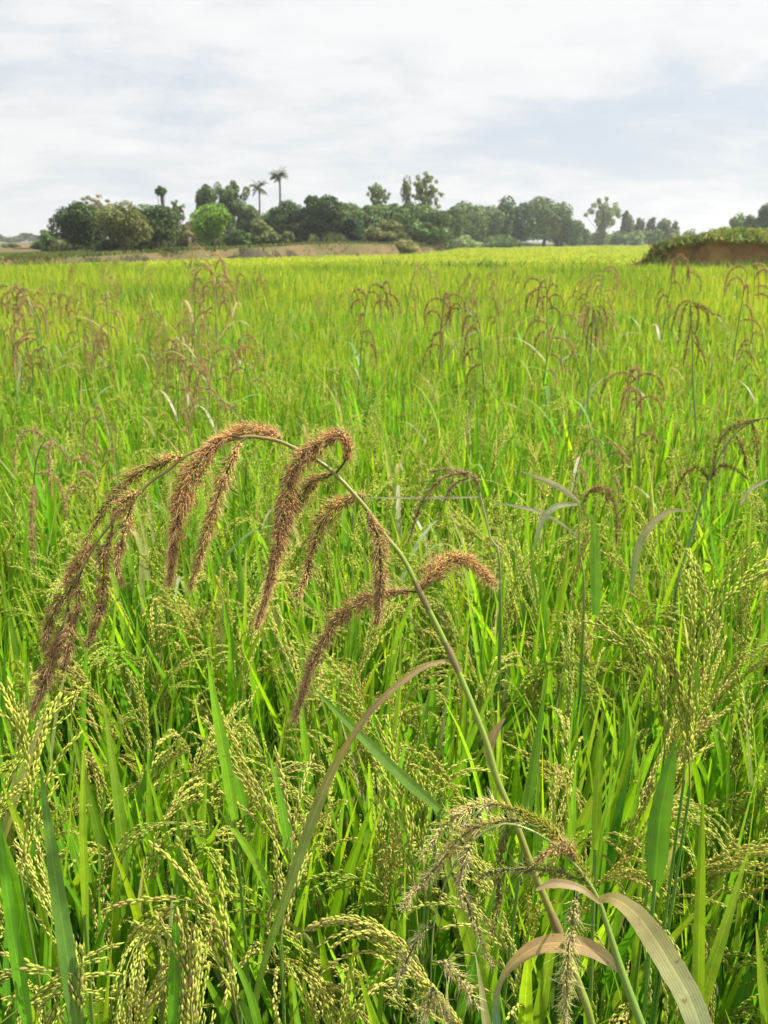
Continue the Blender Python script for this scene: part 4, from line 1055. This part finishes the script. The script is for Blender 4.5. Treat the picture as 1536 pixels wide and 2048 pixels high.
special_rice('rice plant at bottom centre left with thick pale drooping heads',
    [([(385, 2080), (378, 1960), (368, 1922), (340, 1950), (310, 2000)], .55, 8), ([(385, 2080), (380, 1980), (362, 1925), (362, 1990), (365, 2050)], .5, 8),
     ([(480, 2060), (450, 1900), (410, 1810), (350, 1815), (290, 1880)], .3, 9)],
    [([(345, 2090), (348, 2000), (350, 1890), (355, 1770)], 24, GA), ([(480, 2000), (520, 2080), (500, 1990), (455, 1890)], 20, GA)], .76)
special_rice('rice plant left of centre with a pointed bright blade crossing the stubble of heads',
    [([(560, 1900), (572, 1780), (585, 1660), (570, 1700), (550, 1790), (538, 1830)], .75, 7)],
    [([(470, 1640), (452, 1530), (432, 1420), (414, 1310)], 24, GC), ([(560, 1830), (530, 1760), (490, 1690), (432, 1612)], 19, GC), ([(880, 1620), (800, 1550), (730, 1480), (620, 1370)], 22, GD)], .95)
special_rice('rice plant at the left edge with golden heads and yellow blades',
    [([(40, 1750), (60, 1600), (50, 1500), (20, 1440), (-20, 1420)], .25, 9), ([(0, 2048), (60, 2000), (110, 1955), (30, 1950), (-30, 1990)], .45, 9)],
    [([(170, 1830), (168, 1740), (165, 1600), (168, 1480)], 16, GC)], .88)
special_rice('rice plant at centre with a thin erect light green head',
    [([(835, 1850), (822, 1720), (800, 1600), (770, 1480)], .1, 6), ([(850, 1800), (845, 1720), (842, 1640), (846, 1560)], .05, 5)],
    [([(1050, 1660), (1062, 1570), (1075, 1480), (1090, 1380)], 20, GB)], .98)

# ------------------------------------------------------------------ the same weed scattered over the field
def weed_proto(seed, pal, nr, size, closed=0.0, leaves=2, green=0.0, fine=False):
    rg = np.random.default_rng(seed); root = empty('wild_millet'); az = rg.uniform(0, 6.28)
    st = MB(); h = 1.0                                        # top of the stem arch is at z = 1
    lean = np.array([math.cos(az), math.sin(az)])
    rc = rg.uniform(.45, 1.0)
    base = [(0, 0, 0), (*(lean * .02), .5), (*(lean * .05), .86), (*(lean * (.05 + .10 * size * rc)), 1.0), (*(lean * (.05 + .24 * size * rc)), .985), (*(lean * (.05 + .33 * size * rc)), 1.0 - .24 * size - .03)]
    c = smooth_path(base, 40); tube(st, c, np.interp(np.linspace(0, 1, 40), [0, .6, 1], [.0042, .0028, .0007]), 5, np.array((0.13, 0.25, 0.05)) * (1 - 0.2 * green))
    ks = [st.build('stem', M_STEM, root)]
    hd = MB(); mbs = []
    for k in range(nr):
        t = .66 + .34 * k / nr; i = int(t * 39); a = rg.uniform(0, 2 * PI)
        d = unit(np.array([math.cos(a) * .7 + lean[0] * .6, math.sin(a) * .7 + lean[1] * .6, .55 - closed * .3]))
        p = grow(c[i], d, size * rg.uniform(.16, .36) * (1.15 - .4 * k / nr), 10, rg.uniform(14, 30) / (size * 1.05), .9, rg)
        mbs.append(raceme(rg, p, .0135, pal, dens=.8 if fine else .42, awn=1.2, tmpl=G_LOW, spik=1.25 if fine else 1.8, start=.03))
    ks.append(merge([(mbs, 0)]).build('seed_head', M_WEEDHEAD, root))
    for k in range(leaves):
        a = az + rg.uniform(1.5, 4.5); i = int((.48 + .10 * k) * 39); tl = rg.uniform(.5, 1.0)
        d = np.array([math.sin(tl) * math.cos(a), math.sin(tl) * math.sin(a), math.cos(tl)])
        cc = grow(c[i], d, rg.uniform(.25, .38), 10, rg.uniform(4, 8), .3, rg); t = np.linspace(0, 1, 11)
        mb = MB(); col = np.array([(0.30, 0.33, 0.17), (0.16, 0.33, 0.06), (0.45, 0.42, 0.30)][rg.integers(3)])
        ribbon(mb, cc, .014 * np.clip(.6 + t * 2, 0, 1) * np.clip((1 - t) * 2.5, .05, 1), np.array([-math.sin(a), math.cos(a), .1]), col, fold=.2, rg=rg)
        ks.append(mb.build('leaf', M_WEEDLEAF, root))
    KIDS[root.name] = ks
    return root
DKB = [(0.24, 0.10, 0.06), (0.32, 0.15, 0.08), (0.36, 0.20, 0.10)]
PKB = [(0.60, 0.40, 0.24), (0.64, 0.48, 0.27), (0.56, 0.48, 0.22)]
GRB = [(0.34, 0.33, 0.10), (0.44, 0.30, 0.11), (0.38, 0.22, 0.12)]
MDB = [(0.44, 0.25, 0.13), (0.52, 0.33, 0.17), (0.48, 0.36, 0.16)]
d3 = weed_proto(3, MDB, 10, .60, fine=True); dk = [d3, d3, d3]
pk = [weed_proto(4, PKB, 12, .62), weed_proto(5, PKB, 10, .55, .4, fine=True), weed_proto(6, MDB, 11, .55), weed_proto(7, PKB, 8, .5, 0, 3, fine=True)]
gr = [weed_proto(8, GRB, 7, .52, .2, 2, 1), weed_proto(9, GRB, 8, .5, .6, 3, 1)]
seen = set(); weeds = 0
def put_weed(pr, px, py, dist, rz, label, group=None, thick=1.0):
    global weeds
    g = G(px, py, dist); x = g[0]; z0 = 0.0; sc_ = (g[2] - z0)
    if pr.name in seen: o = copy_tree(pr, KIDS)
    else: o = pr; seen.add(pr.name)
    o.location = (x, dist, z0); o.scale = (thick, thick, sc_)
    o.rotation_euler = (0, 0, rz) if group == 'brown headed weeds over the field' else (random.gauss(0, .05), random.gauss(0, .05), rz)
    tag(o, label, 'grass weed', group); weeds += 1
named = [
 (dk[2], 1288, 755, 3.2, 1.0, 'brown weed head hanging below and left of the maroon one'),
 (pk[3], 1130, 868, 2.6, 1.4, 'dull pinkish weed head above the pale crossing blades'),
 (dk[2], 1480, 535, 5.2, .2, 'looped brown weed head nearest the top right below the bank'),
 (pk[2], 1330, 515, 6.5, 1.9, 'thin brown weed head reaching up to the foot of the bank'),
 (pk[2], 1108, 560, 5.4, .7, 'brown weed head in front of the far green field, right of centre'),
 (pk[1], 1203, 548, 6.4, 2.5, 'slim pale weed head above the compact dark brown one'),
 (dk[2], 877, 588, 5.0, 4.4, 'umbrella shaped brown weed head near the centre'),
 (pk[2], 703, 570, 4.8, 3.3, 'drooping brown weed head left of the umbrella shaped one'),
 (pk[1], 800, 540, 7.0, 1.2, 'thin weed heads sticking up at centre before the far field'),
 (pk[0], 368, 515, 6.0, 1.1, 'orange brown weed head standing highest on the left'),
 (pk[0], 425, 560, 5.6, 2.0, 'pale brown weed head right of the highest left one'),
 (pk[2], 60, 570, 5.0, .5, 'arched pinkish weed head near the left edge'),
 (pk[0], 90, 600, 4.6, 3.0, 'pinkish weed head beneath the arched one near the left edge'),
 (pk[3], 205, 590, 5.4, 4.0, 'broad faded pink weed head at upper left'),
 (pk[1], 20, 880, 2.2, .9, 'faded pink weed hanging at the left edge beside the brown spikes'),
 (gr[0], 990, 625, 4.4, .6, 'brown green weed right of the umbrella shaped head'),
 (pk[3], 1075, 632, 4.3, 2.6, 'weed with a long white bent blade at right of centre'),
]
for a in named: put_weed(*a[:5], a[5], 'brown headed weeds over the field', thick=1.35 if a[3] > 3 else 1.0)
rgw = np.random.default_rng(42)
def zone_w(px):
    return 'left' if px < 512 else ('centre' if px < 1024 else 'right')
cnt = 0
while cnt < 68:
    u = rgw.random(); d = rgw.uniform(2.6, 5.5) if rgw.random() < .3 else rgw.uniform(4.5, 11.5)
    left = rgw.random() < .5; px = rgw.normal(240, 240) if left else rgw.uniform(-20, 1560)
    if not -60 < px < 1600: continue
    if 480 < px < 1000 and rgw.random() < .45: continue
    zt = rgw.uniform(1.02, 1.28) if d < 5 else rgw.uniform(1.05, 1.36)
    x = (px - 768) / FPX * d * CP; py = proj((x, d, zt))[1]
    if py < 525 or py > 960: continue
    pr = (pk if left or px < 600 else (pk + gr + [dk[2]]))[rgw.integers(4 if (left or px < 600) else 7)]
    kindw = 'pinkish brown' if pr in pk else ('dark brown' if pr in dk else 'greenish')
    row = 'against the bright far rice' if py < 590 else 'in the topmost weed band' if py < 650 else 'in the upper middle weed band' if py < 730 else 'in the lower middle weed band' if py < 830 else 'close behind the arching weed'
    cw = ['far left', 'left', 'left of centre', 'near centre', 'right of centre', 'right', 'far right'][int(np.clip(px // 220, 0, 6))]
    szw = 'tall' if zt > 1.2 else 'low'
    put_weed(pr, px, py, d, rgw.uniform(0, 6.28), f'{szw} {kindw} weed head {row}, {cw}', f'{kindw} {szw} weed heads {row}, {cw}', rgw.uniform(.55, 1.15))
    cnt += 1

def special_weed(label, depth, stem, spikes, leaves, pal, group='brown headed weeds over the field', rad=.0030):
    sp = pts3(stem, depth); foot = np.array([sp[0][0] + .03, sp[0][1] + .02, 0.0]); root = empty('wild_millet', foot)
    c = smooth_path(np.vstack([foot, foot * .4 + sp[0] * .6, sp]), 60); st = MB()
    t = np.linspace(0, 1, 60)[:, None]; g_ = np.array((0.10, 0.22, 0.04)); o_ = np.array((0.40, 0.28, 0.07)) if pal is GRB else np.array(pal[0])
    tube(st, c, np.interp(t[:, 0], [0, .75, 1], [rad * 1.2, rad, .0008]), 7, g_ + (o_ - g_) * np.clip((t - .75) * 3, 0, 1)); local(st, root).build('stem', M_STEM, root)
    for k, (pl, w) in enumerate(spikes):
        mb = raceme(np.random.default_rng(int(depth * 100) + k), smooth_path(pts3(pl, depth, .01 * (k % 3 - 1)), 36), w / FPX * depth * 1.1, pal, dens=.75, awn=1.2, spik=1.15)
        local(mb, root).build('seed_spike', M_WEEDHEAD, root)
    for pl, w, c1, c2 in leaves: leaf_px(root, pl, w, depth, [c1, c2], fold=.15, across=5)
    tag(root, label, 'grass weed', group)
PW, PT, LG = (0.56, 0.55, 0.38), (0.60, 0.48, 0.30), (0.17, 0.42, 0.03)
special_weed('green stemmed weed arching left with a pinkish bristly tip, right of the big weed', 1.5,
    [(1000, 1150), (982, 1080), (965, 1010), (957, 975), (945, 952), (925, 943), (900, 941)],
    [([(948, 955), (925, 948), (895, 953), (865, 975), (838, 1018), (818, 1082)], 15), ([(940, 948), (900, 940), (862, 943)], 10), ([(938, 955), (905, 972), (888, 1005)], 10), ([(960, 985), (952, 962), (938, 948), (915, 942)], 13)],
    [([(958, 994), (850, 996), (725, 995)], [3, 5, 4, 1], PW, PW)], [(0.50, 0.34, 0.24), (0.55, 0.42, 0.26), (0.46, 0.42, 0.14)])
special_weed('weed with an orange green head above pale crossing blades, right of centre', 1.5,
    [(1168, 1200), (1158, 1100), (1160, 1030), (1170, 995), (1185, 980), (1200, 976)],
    [([(1172, 995), (1185, 979), (1205, 976), (1222, 992), (1232, 1030), (1233, 1088)], 16), ([(1165, 1010), (1178, 985), (1200, 974), (1228, 984)], 13), ([(1180, 982), (1206, 985), (1216, 1005)], 11)],
    [([(1160, 1005), (1120, 975), (1075, 955), (1040, 942)], [4, 12, 11, 6, 1], PW, PW), ([(1158, 1008), (1115, 1012), (1085, 1040), (1068, 1100)], [4, 12, 13, 9, 3], PW, (0.28, 0.40, 0.16)),
     ([(980, 1004), (1060, 1018), (1110, 1040), (1165, 1078)], [1, 7, 6, 3], PW, PW), ([(1192, 1230), (1192, 1150), (1190, 1080), (1184, 1035), (1172, 1030)], [14, 21, 22, 18, 5], LG, (0.25, 0.48, 0.04)),
     ([(1262, 1180), (1275, 1100), (1300, 1052), (1340, 1022), (1378, 1022)], [8, 14, 15, 13, 1], (0.24, 0.40, 0.12), PT)], GRB)
special_weed('large dark brown weed arch cut by the right edge', 1.85,
    [(1350, 1200), (1372, 1110), (1398, 1020), (1428, 935), (1470, 868), (1520, 838), (1560, 832)],
    [([(1530, 836), (1500, 843), (1462, 856), (1438, 885), (1428, 925), (1430, 952)], 16), ([(1503, 843), (1512, 880), (1515, 932)], 17), ([(1535, 835), (1542, 870), (1538, 912)], 18), ([(1470, 868), (1486, 900), (1492, 945)], 12),
     ([(1418, 962), (1398, 935), (1370, 948), (1350, 990)], 13), ([(1420, 960), (1440, 932), (1470, 938), (1495, 958)], 12), ([(1550, 832), (1565, 860), (1560, 905)], 16)],
    [([(1480, 1010), (1500, 980), (1545, 955)], [4, 8, 6, 2], PW, PW)], DKB)
special_weed('dark maroon drooping weed head standing tall in the upper right', 3.3,
    [(1392, 900), (1386, 760), (1384, 660), (1380, 603), (1376, 598)],
    [([(1380, 602), (1362, 606), (1350, 632), (1342, 662)], 9), ([(1380, 602), (1368, 618), (1360, 655), (1356, 692)], 9), ([(1380, 600), (1382, 640), (1374, 690), (1366, 732)], 11), ([(1382, 602), (1396, 618), (1396, 650), (1390, 668)], 10),
     ([(1384, 604), (1404, 612), (1424, 626), (1442, 632)], 9), ([(1384, 612), (1402, 616), (1416, 632), (1418, 652)], 9), ([(1384, 660), (1398, 690), (1392, 730)], 9), ([(1386, 680), (1404, 705), (1412, 735)], 8)], [], DKB, rad=.0034)
special_weed('compact dark brown weed head hanging left of the tall maroon one', 3.8,
    [(1172, 880), (1178, 760), (1184, 660), (1187, 614)],
    [([(1187, 614), (1175, 622), (1168, 655), (1164, 694)], 9), ([(1187, 613), (1184, 650), (1181, 704)], 10), ([(1188, 613), (1200, 632), (1206, 665), (1207, 694)], 9), ([(1188, 612), (1206, 616), (1213, 640), (1212, 662)], 8), ([(1187, 616), (1192, 650), (1190, 692)], 9), ([(1186, 640), (1176, 660), (1172, 700)], 8)],
    [], DKB, rad=.0034)

# pale bent blades catching the light over the crop
lf = MB(); rgl = np.random.default_rng(8)
for k in range(150):
    d = rgl.uniform(1.6, 9); px = rgl.uniform(-40, 1580); x = (px - 768) / FPX * d * CP; a = rgl.uniform(0, 6.28); tl = rgl.uniform(.2, .7)
    dr = np.array([math.sin(tl) * math.cos(a), math.sin(tl) * math.sin(a), math.cos(tl)])
    c = grow((x, d, rgl.uniform(.70, .88)), dr, rgl.uniform(.18, .36), 9, rgl.uniform(3, 9), .3, rgl); t = np.linspace(0, 1, 10)
    ribbon(lf, c, .012 * np.clip((1 - t) * 2.5, .05, 1), np.array([-math.sin(a), math.cos(a), .1]), jit([(0.30, 0.36, 0.18), (0.20, 0.38, 0.08), (0.36, 0.36, 0.22)][rgl.integers(3)], 1, .1)[0], fold=.2, rg=rgl)
tag(lf.build('bent_leaf_litter', M_WEEDLEAF), 'pale bent grass blades scattered through the crop', 'grass', kind='stuff')
